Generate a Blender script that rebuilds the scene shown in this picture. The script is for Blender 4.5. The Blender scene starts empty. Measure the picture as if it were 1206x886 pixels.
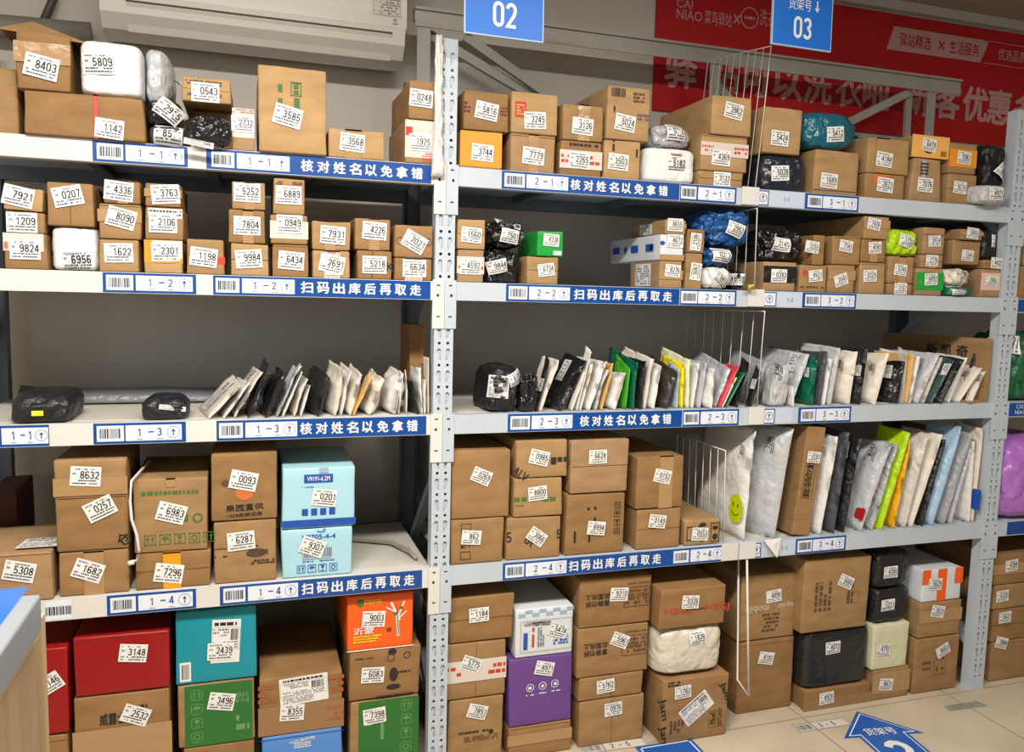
import bpy, bmesh, math, random
import numpy as np
from mathutils import Vector, Matrix, noise
from mathutils.bvhtree import BVHTree

SC = bpy.context.scene
COL = SC.collection
R = math.radians

# ------------------------------------------------------------------ camera
FPX, YAW, PITCH, ROLL = 950.08, 0.314, -0.0998, 0.0246
CAM = np.array([-0.5054, -2.0892, 1.3509])
W0, H0 = 1206, 886
def cam_axes():
    cy, sy, cp, sp = math.cos(YAW), math.sin(YAW), math.cos(PITCH), math.sin(PITCH)
    f = np.array([sy*cp, cy*cp, sp]); r0 = np.array([cy, -sy, 0.0]); u0 = np.cross(r0, f)
    c, s = math.cos(ROLL), math.sin(ROLL)
    return c*r0+s*u0, -s*r0+c*u0, f
RX, UX, FX = cam_axes()
cd = bpy.data.cameras.new('camera'); cam = bpy.data.objects.new('camera', cd); COL.objects.link(cam)
cd.sensor_fit = 'HORIZONTAL'; cd.sensor_width = 36.0; cd.lens = FPX/W0*36.0; cd.clip_start = 0.02
cam.matrix_world = Matrix(((RX[0], UX[0], -FX[0], CAM[0]), (RX[1], UX[1], -FX[1], CAM[1]), (RX[2], UX[2], -FX[2], CAM[2]), (0, 0, 0, 1)))
SC.camera = cam
# ------------------------------------------------------------------ light and exposure
SC.view_settings.view_transform = 'Standard'; SC.view_settings.look = 'None'
SC.view_settings.gamma = 1.0; SC.view_settings.use_curve_mapping = False
SC.view_settings.exposure = 0.0
SC.cycles.use_denoising = True
SC.cycles.max_bounces = 6; SC.cycles.diffuse_bounces = 2
wd = bpy.data.worlds.new('world'); SC.world = wd; wd.use_nodes = True
wd.node_tree.nodes['Background'].inputs[0].default_value = (1.0, 0.93, 0.85, 1)
wd.node_tree.nodes['Background'].inputs[1].default_value = 0.05
def lamp(name, loc, sx, sy, power, col, rot=(0, 0, 0)):
    l = bpy.data.lights.new(name, 'AREA'); l.shape = 'RECTANGLE'; l.size = sx; l.size_y = sy
    l.energy = power; l.color = col
    o = bpy.data.objects.new(name, l); COL.objects.link(o); o.location = loc; o.rotation_euler = rot
    return o
WARM = (1.0, 0.94, 0.86)
lamp('ceiling_tube_light', (-0.65, -1.4, 2.48), 1.2, 0.2, 82, WARM)
lamp('ceiling_tube_light', (0.95, -1.55, 2.48), 1.2, 0.2, 40, WARM)
lamp('shopfront_daylight', (-2.3, -3.6, 1.6), 1.6, 1.6, 18, (0.84, 0.93, 1.0), (R(90), 0, R(-40)))

# ------------------------------------------------------------------ pixel helpers (a ray through the photo met with a plane of the place)
def ray(px, py): return FX*FPX + RX*(px-W0/2) - UX*(py-H0/2)
def P(px, py, Y=0.0):
    d = ray(px, py); return CAM + d*((Y-CAM[1])/d[1])
def PZ(px, py, z):
    d = ray(px, py); return CAM + d*((z-CAM[2])/d[2])
def PX_at(px, z, Y):                    # world x of image column px at height z on the plane y=Y
    a, b = 0.0, 886.0
    for _ in range(40):
        m = (a+b)/2
        if P(px, m, Y)[2] > z: a = m
        else: b = m
    return P(px, a, Y)[0]

# ------------------------------------------------------------------ materials
def lin(c):
    c = c/255.0
    return c/12.92 if c <= 0.04045 else ((c+0.055)/1.055)**2.4
MC = {}
def mat(name, rgb, rough=0.6, kind=None, spec=0.5, metal=0.0, alpha=1.0, bump=0.0, scale=40.0, trans=0.0, var=0.0):
    if name in MC: return MC[name]
    m = bpy.data.materials.new(name); m.use_nodes = True; nt = m.node_tree; b = nt.nodes['Principled BSDF']
    col = tuple(lin(v) for v in rgb)+(1,)
    b.inputs['Base Color'].default_value = col
    b.inputs['Roughness'].default_value = rough; b.inputs['Metallic'].default_value = metal
    b.inputs['Specular IOR Level'].default_value = spec
    b.inputs['Alpha'].default_value = alpha
    b.inputs['Transmission Weight'].default_value = trans
    tc = nt.nodes.new('ShaderNodeTexCoord')
    def ns(sc, det, st=(1, 1, 1)):
        mp = nt.nodes.new('ShaderNodeMapping'); mp.inputs['Scale'].default_value = st
        nt.links.new(tc.outputs['Object'], mp.inputs['Vector'])
        n = nt.nodes.new('ShaderNodeTexNoise'); n.inputs['Scale'].default_value = sc; n.inputs['Detail'].default_value = det
        nt.links.new(mp.outputs['Vector'], n.inputs['Vector']); return n
    def mixcol(n, amt, dark):
        rp = nt.nodes.new('ShaderNodeValToRGB')
        rp.color_ramp.elements[0].position = 0.3; rp.color_ramp.elements[1].position = 0.75
        rp.color_ramp.elements[0].color = tuple(v*dark for v in col[:3])+(1,)
        rp.color_ramp.elements[1].color = tuple(min(1, v*(1+amt)) for v in col[:3])+(1,)
        nt.links.new(n.outputs['Fac'], rp.inputs['Fac']); nt.links.new(rp.outputs['Color'], b.inputs['Base Color'])
    if kind == 'carton':
        mixcol(ns(11, 5, (1, 1, 2.5)), 0.14, 0.80)
        n = ns(90, 3, (1, 1, 6)); bp = nt.nodes.new('ShaderNodeBump'); bp.inputs['Strength'].default_value = 0.12; bp.inputs['Distance'].default_value = 0.004
        nt.links.new(n.outputs['Fac'], bp.inputs['Height']); nt.links.new(bp.outputs['Normal'], b.inputs['Normal'])
    elif kind == 'poly':
        n = ns(28, 4); n2 = nt.nodes.new('ShaderNodeTexVoronoi'); n2.feature = 'DISTANCE_TO_EDGE'; n2.inputs['Scale'].default_value = 26
        nt.links.new(n.outputs['Color'], n2.inputs['Vector']) if False else nt.links.new(tc.outputs['Object'], n2.inputs['Vector'])
        mx = nt.nodes.new('ShaderNodeMath'); mx.operation = 'ADD'
        nt.links.new(n.outputs['Fac'], mx.inputs[0]); nt.links.new(n2.outputs['Distance'], mx.inputs[1])
        bp = nt.nodes.new('ShaderNodeBump'); bp.inputs['Strength'].default_value = bump or 0.45; bp.inputs['Distance'].default_value = 0.012
        nt.links.new(mx.outputs[0], bp.inputs['Height']); nt.links.new(bp.outputs['Normal'], b.inputs['Normal'])
    elif kind == 'noise':
        mixcol(ns(scale, 5), var, 1-var)
        if bump:
            n = ns(scale*3, 3); bp = nt.nodes.new('ShaderNodeBump'); bp.inputs['Strength'].default_value = bump; bp.inputs['Distance'].default_value = 0.004
            nt.links.new(n.outputs['Fac'], bp.inputs['Height']); nt.links.new(bp.outputs['Normal'], b.inputs['Normal'])
    elif kind == 'wood':
        mixcol(ns(7, 6, (1, 0.6, 9) if False else (9, 9, 0.7)), 0.12, 0.82)
    elif kind == 'tile':
        br = nt.nodes.new('ShaderNodeTexBrick'); br.offset = 0.0; br.inputs['Scale'].default_value = 1.0
        br.inputs['Brick Width'].default_value = 0.6; br.inputs['Row Height'].default_value = 0.6; br.inputs['Mortar Size'].default_value = 0.004
        n = ns(3.5, 8)
        rp = nt.nodes.new('ShaderNodeValToRGB')
        rp.color_ramp.elements[0].position = 0.35; rp.color_ramp.elements[1].position = 0.7
        rp.color_ramp.elements[0].color = tuple(v*0.82 for v in col[:3])+(1,); rp.color_ramp.elements[1].color = tuple(min(1, v*1.06) for v in col[:3])+(1,)
        nt.links.new(n.outputs['Fac'], rp.inputs['Fac'])
        nt.links.new(rp.outputs['Color'], br.inputs['Color1']); nt.links.new(rp.outputs['Color'], br.inputs['Color2'])
        br.inputs['Mortar'].default_value = tuple(v*0.62 for v in col[:3])+(1,)
        nt.links.new(tc.outputs['Object'], br.inputs['Vector']); nt.links.new(br.outputs['Color'], b.inputs['Base Color'])
    MC[name] = m; return m
KR = [mat('kraft_board_%s' % 'abcdefg'[i], c, 0.72, 'carton', 0.3) for i, c in enumerate(
    [(170, 136, 92), (162, 128, 86), (178, 144, 100), (158, 122, 80), (168, 134, 96), (150, 114, 72), (184, 148, 102)])]
SEAM = mat('board_gap', (96, 64, 36), 0.9)
BPRINT = mat('black_print', (40, 36, 34), 0.7); BROWNINK = mat('brown_print', (96, 68, 44), 0.8)
GPRINT = mat('green_print', (70, 112, 52), 0.7); RPRINT = mat('red_print', (196, 62, 44), 0.7); OPRINT = mat('orange_print', (206, 110, 48), 0.7)
PAPER = mat('sticker_paper', (232, 232, 230), 0.55); INK = mat('sticker_ink', (34, 34, 36), 0.6); GREYINK = mat('grey_ink', (120, 120, 122), 0.6)
TAPE = mat('clear_tape', (174, 138, 96), 0.2, 'poly', spec=0.6, bump=0.15); WTAPE = mat('white_tape', (218, 206, 196), 0.25); OTAPE = mat('amber_tape', (224, 158, 40), 0.25)
ORANGEP = mat('orange_paper', (236, 150, 38), 0.4)
BLACKP = mat('black_film', (24, 24, 27), 0.24, 'poly', 0.6, bump=0.8); BLACKM = mat('black_matt_film', (30, 30, 34), 0.42, 'poly', 0.45, bump=0.7)
CHAR = mat('charcoal_film', (66, 70, 76), 0.4, 'poly'); GREY = mat('grey_film', (152, 154, 158), 0.35, 'poly'); LGREY = mat('light_grey_film', (186, 188, 190), 0.33, 'poly')
WHITE = mat('white_film', (224, 222, 218), 0.35, 'poly', bump=0.3); CREAM = mat('cream_film', (222, 212, 198), 0.4, 'poly', bump=0.3)
SILVER = mat('silver_film', (178, 180, 186), 0.25, 'poly', 0.7)
FOAM = mat('white_foam_wrap', (232, 232, 230), 0.6, 'poly', bump=0.3)
BLUEF = mat('blue_film', (22, 78, 138), 0.22, 'poly', 0.6, bump=0.8); TEALF = mat('teal_film', (20, 98, 118), 0.2, 'poly', 0.6, bump=0.6)
LIMEF = mat('lime_film', (176, 214, 22), 0.35, 'poly'); LGREEN = mat('bright_green_film', (74, 172, 42), 0.4, 'poly'); DGREEN = mat('dark_green_film', (10, 98, 74), 0.35, 'poly')
YELLOWF = mat('yellow_film', (240, 220, 24), 0.35, 'poly'); REDF = mat('coral_film', (216, 70, 84), 0.45, 'poly'); LBLUE = mat('light_blue_film', (160, 192, 218), 0.35, 'poly')
AMBERF = mat('amber_film', (240, 172, 20), 0.35, 'poly'); PURPLEF = mat('violet_film', (176, 112, 198), 0.3, 'poly', 0.6); TEALG = mat('slate_green_film', (58, 82, 80), 0.35, 'poly')
KRAFTP = mat('kraft_paper', (214, 168, 96), 0.7, 'poly', bump=0.2); PALEY = mat('pale_yellow_film', (226, 226, 188), 0.4, 'poly', bump=0.3); CREAMW = mat('pale_cream_wrap', (214, 212, 176), 0.5, 'poly', bump=0.2)
CLEAR = mat('clear_film', (214, 216, 214), 0.18, 'poly', 0.7, alpha=0.45)
REDBOX = mat('red_board', (150, 18, 20), 0.4, spec=0.4); TEALBOX = mat('teal_board', (8, 142, 160), 0.45); GREENBOX = mat('green_board', (40, 110, 44), 0.5)
ORANGEBOX = mat('orange_board', (244, 96, 20), 0.45); BLUEBOX = mat('blue_board', (84, 140, 214), 0.45); PURPLEBOX = mat('purple_board', (104, 66, 140), 0.5)
ICEBOX = mat('ice_blue_board', (168, 214, 228), 0.45); WHITEBOX = mat('white_board', (216, 220, 224), 0.45); GREENSHINY = mat('bright_green_board', (30, 158, 62), 0.35)
NAVY = mat('navy_print', (28, 80, 168), 0.4); SKYB = mat('sky_blue_print', (150, 180, 204), 0.5); WPRINT = mat('white_print', (232, 232, 232), 0.5)
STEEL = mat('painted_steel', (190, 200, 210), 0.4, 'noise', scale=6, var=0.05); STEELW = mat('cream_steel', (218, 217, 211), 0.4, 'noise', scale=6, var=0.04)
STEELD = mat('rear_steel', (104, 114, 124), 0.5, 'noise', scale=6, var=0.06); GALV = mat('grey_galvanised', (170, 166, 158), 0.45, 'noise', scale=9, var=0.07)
SHELFB = mat('shelf_panel', (206, 202, 190), 0.55, 'noise', scale=12, var=0.06)
TAGBLUE = mat('tag_blue', (8, 72, 150), 0.35); TAGWHITE = mat('tag_white', (226, 232, 242), 0.4); TAGINK = mat('tag_ink', (44, 80, 150), 0.5); TAGPALE = mat('tag_pale', (196, 210, 228), 0.4)
HOLE = mat('hole_dark', (34, 36, 40), 0.9)

# ------------------------------------------------------------------ mesh helpers
class MB:
    def __init__(s): s.v = []; s.f = []; s.m = []; s.mats = []; s.smooth = []
    def mi(s, m):
        if m not in s.mats: s.mats.append(m)
        return s.mats.index(m)
    def add(s, verts, faces, m, smooth=False):
        o = len(s.v); s.v += [tuple(v) for v in verts]; k = s.mi(m)
        for f in faces: s.f.append([i+o for i in f]); s.m.append(k); s.smooth.append(smooth)
    def box(s, x0, y0, z0, x1, y1, z1, m, tf=None):
        vs = [(x, y, z) for z in (z0, z1) for y in (y0, y1) for x in (x0, x1)]
        if tf: vs = [tf(v) for v in vs]
        s.add(vs, [(0, 2, 3, 1), (4, 5, 7, 6), (0, 1, 5, 4), (2, 6, 7, 3), (0, 4, 6, 2), (1, 3, 7, 5)], m)
    def tube(s, pts, r, m, n=8):
        pts = [Vector(p) for p in pts]; rings = []
        for i, p in enumerate(pts):
            t = (pts[min(i+1, len(pts)-1)]-pts[max(i-1, 0)]).normalized()
            a = Vector((0, 0, 1)) if abs(t.z) < 0.9 else Vector((1, 0, 0))
            u = t.cross(a).normalized(); w = t.cross(u)
            rings.append([p+(u*math.cos(k*2*math.pi/n)+w*math.sin(k*2*math.pi/n))*r for k in range(n)])
        vs = [v for rg in rings for v in rg]; fs = []
        for i in range(len(rings)-1):
            for k in range(n): fs.append((i*n+k, i*n+(k+1) % n, (i+1)*n+(k+1) % n, (i+1)*n+k))
        fs.append(tuple(range(n))[::-1]); fs.append(tuple(range((len(rings)-1)*n, len(rings)*n)))
        s.add(vs, fs, m, True)
    def bar(s, a, b, w, d, m):                 # rectangular bar between two points, w in the xz plane, d along y
        a = Vector(a); b = Vector(b); t = (b-a).normalized(); y = Vector((0, 1, 0)); y = (y-t*y.dot(t)).normalized(); u = t.cross(y)
        vs = [p+u*(su*w/2)+y*(sy*d/2) for p in (a, b) for su, sy in ((-1, -1), (1, -1), (1, 1), (-1, 1))]
        s.add(vs, [(0, 1, 2, 3), (7, 6, 5, 4), (0, 4, 5, 1), (1, 5, 6, 2), (2, 6, 7, 3), (3, 7, 4, 0)], m)
    def prism(s, prof, x0, x1, m):             # (y,z) profile extruded along x
        n = len(prof); vs = [(x0, y, z) for y, z in prof]+[(x1, y, z) for y, z in prof]
        fs = [tuple(range(n)), tuple(range(2*n-1, n-1, -1))]+[(i, i+n, (i+1) % n+n, (i+1) % n) for i in range(n)]
        s.add(vs, fs, m)
    def build(s, name, parent=None, loc=None):
        me = bpy.data.meshes.new(name); me.from_pydata(s.v, [], s.f)
        for m in s.mats: me.materials.append(m)
        me.polygons.foreach_set('material_index', s.m); me.polygons.foreach_set('use_smooth', s.smooth)
        bm = bmesh.new(); bm.from_mesh(me); bmesh.ops.recalc_face_normals(bm, faces=[f for f in bm.faces if False] or bm.faces); bm.to_mesh(me); bm.free()
        me.update()
        o = bpy.data.objects.new(name, me); COL.objects.link(o)
        if loc is not None: o.location = loc
        if parent: o.parent = parent
        return o
def tag(o, label=None, cat=None, group=None, kind=None):
    if label: o['label'] = label
    if cat: o['category'] = cat
    if group: o['group'] = group
    if kind: o['kind'] = kind
    return o
def empty(name, loc=(0, 0, 0)):
    o = bpy.data.objects.new(name, None); COL.objects.link(o); o.location = loc; o.empty_display_size = 0.05; return o
TXT = {}
def _arc(cx, cy, rx, ry, a0, a1, n=7):
    return [(cx+rx*math.cos(R(a0+(a1-a0)*i/n)), cy+ry*math.sin(R(a0+(a1-a0)*i/n))) for i in range(n+1)]
DIG = {'0': [(_arc(.25, .74, .19, .2, 0, 180)+_arc(.25, .26, .19, .2, 180, 360), True)],
       '1': [([(.09, .74), (.29, .93), (.29, .0)], False)],
       '2': [(_arc(.25, .72, .19, .22, 170, -10)+[(.38, .5), (.07, .06), (.47, .06)], False)],
       '3': [(_arc(.24, .73, .18, .21, 160, -70)+[(.22, .51)], False), (_arc(.24, .27, .2, .22, 75, -160), False)],
       '4': [([(.35, 1.0), (.35, .0)], False), ([(.3, .9), (.03, .27), (.49, .27)], False)],
       '5': [([(.44, .94), (.12, .94), (.08, .5)]+_arc(.24, .31, .2, .26, 120, -155), False)],
       '6': [(_arc(.25, .74, .19, .21, 15, 180)+[(.06, .3)], False), (_arc(.25, .29, .19, .24, 0, 360, 16)[:-1], True)],
       '7': [([(.03, .94), (.45, .94), (.18, .0)], False)],
       '8': [(_arc(.25, .74, .165, .205, 0, 360, 14)[:-1], True), (_arc(.25, .27, .19, .22, 0, 360, 14)[:-1], True)],
       '9': [(_arc(.25, .71, .19, .24, 0, 360, 16)[:-1], True), ([(.44, .7)]+_arc(.25, .26, .19, .21, 0, -165), False)],
       '-': [([(.08, .42), (.42, .42)], False)], ' ': [], '↑': [([(.25, 0), (.25, .93)], False), ([(.02, .66), (.25, .96), (.48, .66)], False)], '↓': [([(.25, .07), (.25, 1)], False), ([(.02, .34), (.25, .04), (.48, .34)], False)]}
def digits(s, hw=0.074):
    vs = []; fs = []; x0 = 0.0
    for ch in s:
        for pts, closed in DIG[ch]:
            n = len(pts); o = len(vs); P2 = [np.array(p) for p in pts]
            for i in range(n):
                d1 = P2[i]-P2[i-1] if (i > 0 or closed) else P2[1]-P2[0]; d2 = P2[(i+1) % n]-P2[i] if (i < n-1 or closed) else d1
                d1 = d1/(np.linalg.norm(d1)+1e-9); d2 = d2/(np.linalg.norm(d2)+1e-9); t = d1+d2; t = t/(np.linalg.norm(t)+1e-9)
                m = min(1.8, 1/max(.5, t@d1)); nn = np.array([-t[1], t[0]])*hw*m
                a, b = P2[i]+nn, P2[i]-nn; vs += [(a[0]+x0, a[1]), (b[0]+x0, b[1])]
            for i in range(n if closed else n-1):
                j = (i+1) % n; fs.append((o+2*i, o+2*i+1, o+2*j+1, o+2*j))
        x0 += 0.6
    xs = [v[0] for v in vs]; ys = [v[1] for v in vs]
    return vs, fs, min(xs), max(xs), min(ys), max(ys)
def glyphs(s, off=0.0):
    if (s, off) in TXT: return TXT[(s, off)]
    if all(c in DIG for c in s): TXT[(s, off)] = digits(s); return TXT[(s, off)]
    c = bpy.data.curves.new('t', 'FONT'); c.body = s; c.resolution_u = 2; c.offset = off
    o = bpy.data.objects.new('t', c); COL.objects.link(o)
    dg = bpy.context.evaluated_depsgraph_get(); e = o.evaluated_get(dg); me = e.to_mesh()
    vs = [(v.co.x, v.co.y) for v in me.vertices]; fs = [tuple(p.vertices) for p in me.polygons]
    e.to_mesh_clear(); bpy.data.objects.remove(o); bpy.data.curves.remove(c)
    xs = [v[0] for v in vs]; ys = [v[1] for v in vs]
    r = (vs, fs, min(xs), max(xs), min(ys), max(ys)); TXT[(s, off)] = r; return r
def text_on(mb, s, frame, cx, cy, h, m, rot=0.0, sx=1.0, off=0.0, width=None):
    """letters centred at (cx,cy) of a surface; frame maps (a,b) to a 3-D point"""
    if all(c in DIG for c in s): off = 0.0
    vs, fs, x0, x1, y0, y1 = glyphs(s)
    k = h/(y1-y0); kx = k*sx
    if width: kx = width/(x1-x0)
    c, sn = math.cos(rot), math.sin(rot); e = off*1.1
    p0 = Vector(frame(cx, cy)); nrm = (Vector(frame(cx+1e-3, cy))-p0).cross(Vector(frame(cx, cy+1e-3))-p0).normalized()
    for lay, (ex, ey) in enumerate([(0, 0)] if off == 0 else [(-e, 0), (e, 0), (0, e*0.8), (0, -e*0.8)]):
        out = []
        for x, y in vs:
            a = (x-(x0+x1)/2+ex)*kx; b = (y-(y0+y1)/2+ey)*k
            out.append(tuple(Vector(frame(cx+a*c-b*sn, cy+a*sn+b*c))+nrm*(lay*0.00005)))
        mb.add(out, fs, m)
def quad_on(mb, frame, a0, b0, a1, b1, m, rot=0.0, piv=None):
    pts = [(a0, b0), (a1, b0), (a1, b1), (a0, b1)]
    if rot:
        px, py = piv or ((a0+a1)/2, (b0+b1)/2); c, s = math.cos(rot), math.sin(rot)
        pts = [(px+(a-px)*c-(b-py)*s, py+(a-px)*s+(b-py)*c) for a, b in pts]
    mb.add([frame(a, b) for a, b in pts], [(0, 1, 2, 3)], m)
def outline_on(mb, frame, a0, b0, a1, b1, t, m):
    quad_on(mb, frame, a0, b0, a1, b0+t, m); quad_on(mb, frame, a0, b1-t, a1, b1, m)
    quad_on(mb, frame, a0, b0, a0+t, b1, m); quad_on(mb, frame, a1-t, b0, a1, b1, m)
def ring_on(mb, frame, cx, cy, r0, r1, m, n=24):
    vs = []; fs = []
    for k in range(n):
        a = 2*math.pi*k/n
        vs += [frame(cx+r0*math.cos(a), cy+r0*math.sin(a)), frame(cx+r1*math.cos(a), cy+r1*math.sin(a))]
        j = (k+1) % n; fs.append((2*k, 2*k+1, 2*j+1, 2*j))
    mb.add(vs, fs, m)
def disc_on(mb, frame, cx, cy, rx, ry, m, n=20):
    mb.add([frame(cx+rx*math.cos(2*math.pi*k/n), cy+ry*math.sin(2*math.pi*k/n)) for k in range(n)], [tuple(range(n))], m)
def bars_on(mb, frame, a0, b0, a1, b1, rows, m, rnd, fill=0.75, vert=False):
    """rows of dashes standing for print too small to read"""
    H = (b1-b0)/rows
    for r in range(rows):
        a = a0; y = b0+r*H
        while a < a1-1e-6:
            w = rnd.uniform(0.25, 1.1)*H
            e = min(a+w, a1)
            if rnd.random() < fill: quad_on(mb, frame, a, y+H*0.2, e, y+H*0.8, m)
            a = e+H*rnd.uniform(0.12, 0.3)
def barcode_on(mb, frame, a0, b0, a1, b1, m, rnd):
    a = a0; u = (a1-a0)/44.0
    while a < a1-u:
        w = u*rnd.choice((1, 1, 2, 3)); quad_on(mb, frame, a, b0, min(a+w, a1), b1, m); a += w+u*rnd.choice((1, 1, 2))

# pickup sticker in local (a,b) millimetre-free units: width w, height h
def sticker_mesh(code, w, h, frame, rnd, paper=PAPER, sheet=True):
    mb = MB()
    f0 = lambda a, b: frame(a, b, 0.0); f1 = lambda a, b: frame(a, b, 0.00035)
    if sheet:
        vs = [f0(-w/2+w*i/8, -h/2+h*j/6) for i in range(9) for j in range(7)]
        mb.add(vs, [(i*7+j, (i+1)*7+j, (i+1)*7+j+1, i*7+j+1) for i in range(8) for j in range(6)], paper)
    text_on(mb, code, f1, w*0.13, h*0.07, h*0.40, INK, width=w*0.155*len(code), off=0.012)
    bars_on(mb, f1, -w*0.42, h*0.30, w*0.30, h*0.42, 1, GREYINK, rnd)
    bars_on(mb, f1, -w*0.42, h*0.05, -w*0.30, h*0.2, 1, GREYINK, rnd)
    bars_on(mb, f1, -w*0.42, -h*0.27, w*0.44, -h*0.16, 1, INK, rnd, 0.9)
    bars_on(mb, f1, -w*0.42, -h*0.42, w*0.40, -h*0.31, 1, INK, rnd, 0.9)
    return mb
def waybill_mesh(w, h, frame, rnd):
    mb = MB(); f0 = lambda a, b: frame(a, b, 0.0); f1 = lambda a, b: frame(a, b, 0.00035)
    quad_on(mb, f0, -w/2, -h/2, w/2, h/2, PAPER)
    text_on(mb, '380-2B 09', f1, -w*0.02, h*0.40, h*0.07, INK, width=w*0.7, off=0.012) if False else bars_on(mb, f1, -w*0.42, h*0.33, w*0.42, h*0.46, 1, INK, rnd, 1)
    bars_on(mb, f1, -w*0.44, h*0.10, w*0.10, h*0.30, 3, GREYINK, rnd)
    barcode_on(mb, f1, w*0.16, h*0.02, w*0.42, h*0.28, INK, rnd)
    bars_on(mb, f1, -w*0.44, -h*0.18, w*0.42, h*0.00, 3, GREYINK, rnd)
    bars_on(mb, f1, -w*0.44, -h*0.44, w*0.2, -h*0.22, 4, GREYINK, rnd)
    outline_on(mb, f1, -w*0.48, -h*0.20, w*0.48, h*0.32, h*0.006, GREYINK)
    return mb

# ------------------------------------------------------------------ the setting
S1, S2, S3, S4 = 1.681, 1.3824, 1.0271, 0.6057      # shelf tops
B1, B2, B3, B4 = 1.6316, 1.3336, 0.9747, 0.5533     # beam undersides
DEP = 0.50; WALL = 0.60; CEIL = 2.53
XL, XR = -0.046, 0.006                               # middle post
X3L, X3R = 1.902, 1.962                              # right post
X0L, X0R = -1.20, -1.15                              # left post
X5L = 3.30
WALLM = mat('wall_paint', (212, 206, 196), 0.85, 'noise', scale=2.5, var=0.05)
mb = MB(); mb.box(-2.6, WALL, 0, 4.2, WALL+0.1, CEIL, WALLM); tag(mb.build('wall_back'), kind='structure')
mb = MB(); mb.box(-2.7, -5, 0, -2.6, WALL, CEIL, WALLM); tag(mb.build('wall_left'), kind='structure')
mb = MB(); mb.box(4.2, -5, 0, 4.3, WALL, CEIL, WALLM); tag(mb.build('wall_right'), kind='structure')
mb = MB(); mb.box(-2.6, -5.1, 0, 4.2, -5, CEIL, WALLM); tag(mb.build('wall_front'), kind='structure')
mb = MB(); mb.box(-2.7, -5.1, -0.1, 4.3, WALL+0.1, 0, mat('floor_tile', (206, 192, 168), 0.42, 'tile')); tag(mb.build('floor'), kind='structure')
mb = MB(); mb.box(-2.7, -5.1, CEIL, 4.3, WALL+0.1, CEIL+0.1, mat('ceiling_paint', (176, 162, 148), 0.9)); tag(mb.build('ceiling'), kind='structure')
mb = MB(); mb.box(-2.6, WALL-0.03, CEIL-0.035, 4.2, WALL, CEIL, mat('trim_white', (206, 202, 196), 0.6)); tag(mb.build('trim_1'), kind='structure')

def frame_xz(x, y, z, dy=-1):
    """surface facing -y; (a,b,offset) -> point"""
    return lambda a, b, o=0.0: (x+a, y-o, z+b)

# ------------------------------------------------------------------ the rack
rack = tag(empty('shelving_rack', (0, 0, 0)), 'long pale blue-grey steel shelving rack with four tag-covered shelves along the wall', 'shelving rack')
def curve_plate(outer, holes, extr):
    c = bpy.data.curves.new('p', 'CURVE'); c.dimensions = '2D'; c.fill_mode = 'BOTH'; c.extrude = extr
    for pts in [outer]+holes:
        s = c.splines.new('POLY'); s.points.add(len(pts)-1); s.use_cyclic_u = True
        for i, (x, y) in enumerate(pts): s.points[i].co = (x, y, 0, 1)
    o = bpy.data.objects.new('p', c); COL.objects.link(o)
    dg = bpy.context.evaluated_depsgraph_get(); e = o.evaluated_get(dg); me = e.to_mesh()
    vs = [tuple(v.co) for v in me.vertices]; fs = [tuple(p.vertices) for p in me.polygons]
    e.to_mesh_clear(); bpy.data.objects.remove(o); bpy.data.curves.remove(c)
    return vs, fs
def post(xl, xr, front=True, H=2.0, holes=True, y0=0.0):
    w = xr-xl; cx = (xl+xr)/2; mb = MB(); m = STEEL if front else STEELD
    if holes:
        hs = []; dark = []
        p = 0.0585; z = 0.05
        while z < H-0.02:
            for sgn in (-1, 1):
                hs.append([(sgn*0.0115+0.0042*math.cos(a*math.pi/5), z+0.0042*math.sin(a*math.pi/5)) for a in range(10)])
                if z+0.03 < H-0.03:
                    t = []
                    for a in range(9): an = math.pi*(a/8)-0.25*sgn; t.append((sgn*0.0125+0.0058*math.cos(an), z+0.037+0.0075*math.sin(an)))
                    t += [(sgn*0.0085-0.0022, z+0.014), (sgn*0.0085+0.0022, z+0.0135)]
                    hs.append(t)
            z += p
        vs, fs = curve_plate([(-w/2, 0), (w/2, 0), (w/2, H), (-w/2, H)], hs, 0.0012)
        mb.add([(cx+x, y0+0.0012-zz, y) for x, y, zz in vs], fs, m)
        # folded web close behind the slots; the round holes go right through
        hs2 = []; z = 0.05
        while z < H-0.02:
            for sgn in (-1, 1): hs2.append([(sgn*0.0115+0.0058*math.cos(a*math.pi/5), z+0.0058*math.sin(a*math.pi/5)) for a in range(10)])
            z += p
        vs, fs = curve_plate([(-w/2+0.002, 0), (w/2-0.002, 0), (w/2-0.002, H), (-w/2+0.002, H)], hs2, 0.0005)
        mb.add([(cx+x, y0+0.0062-zz, y) for x, y, zz in vs], fs, m)
    else:
        mb.box(xl, y0, 0, xr, y0+0.0024, H, m)
    mb.box(xl, y0+0.0024 if front else y0-0.035, 0, xl+0.002, y0+0.04 if front else y0, H, m)
    mb.box(xr-0.002, y0+0.0024 if front else y0-0.035, 0, xr, y0+0.04 if front else y0, H, m)
    mb.box(xl-0.003, (y0 if front else y0-0.035)-0.001, 0, xr+0.003, (y0+0.042 if front else y0+0.004), 0.006, m)
    return mb.build('post', rack)
post(X0L, X0R); post(XL, XR); post(X3L, X3R); post(X5L, X5L+0.055)
for a, b in ((X0L, X0R), (XL, XR), (X3L, X3R), (X5L, X5L+0.055)): post(a, b, False, 2.0, False, DEP)
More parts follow.
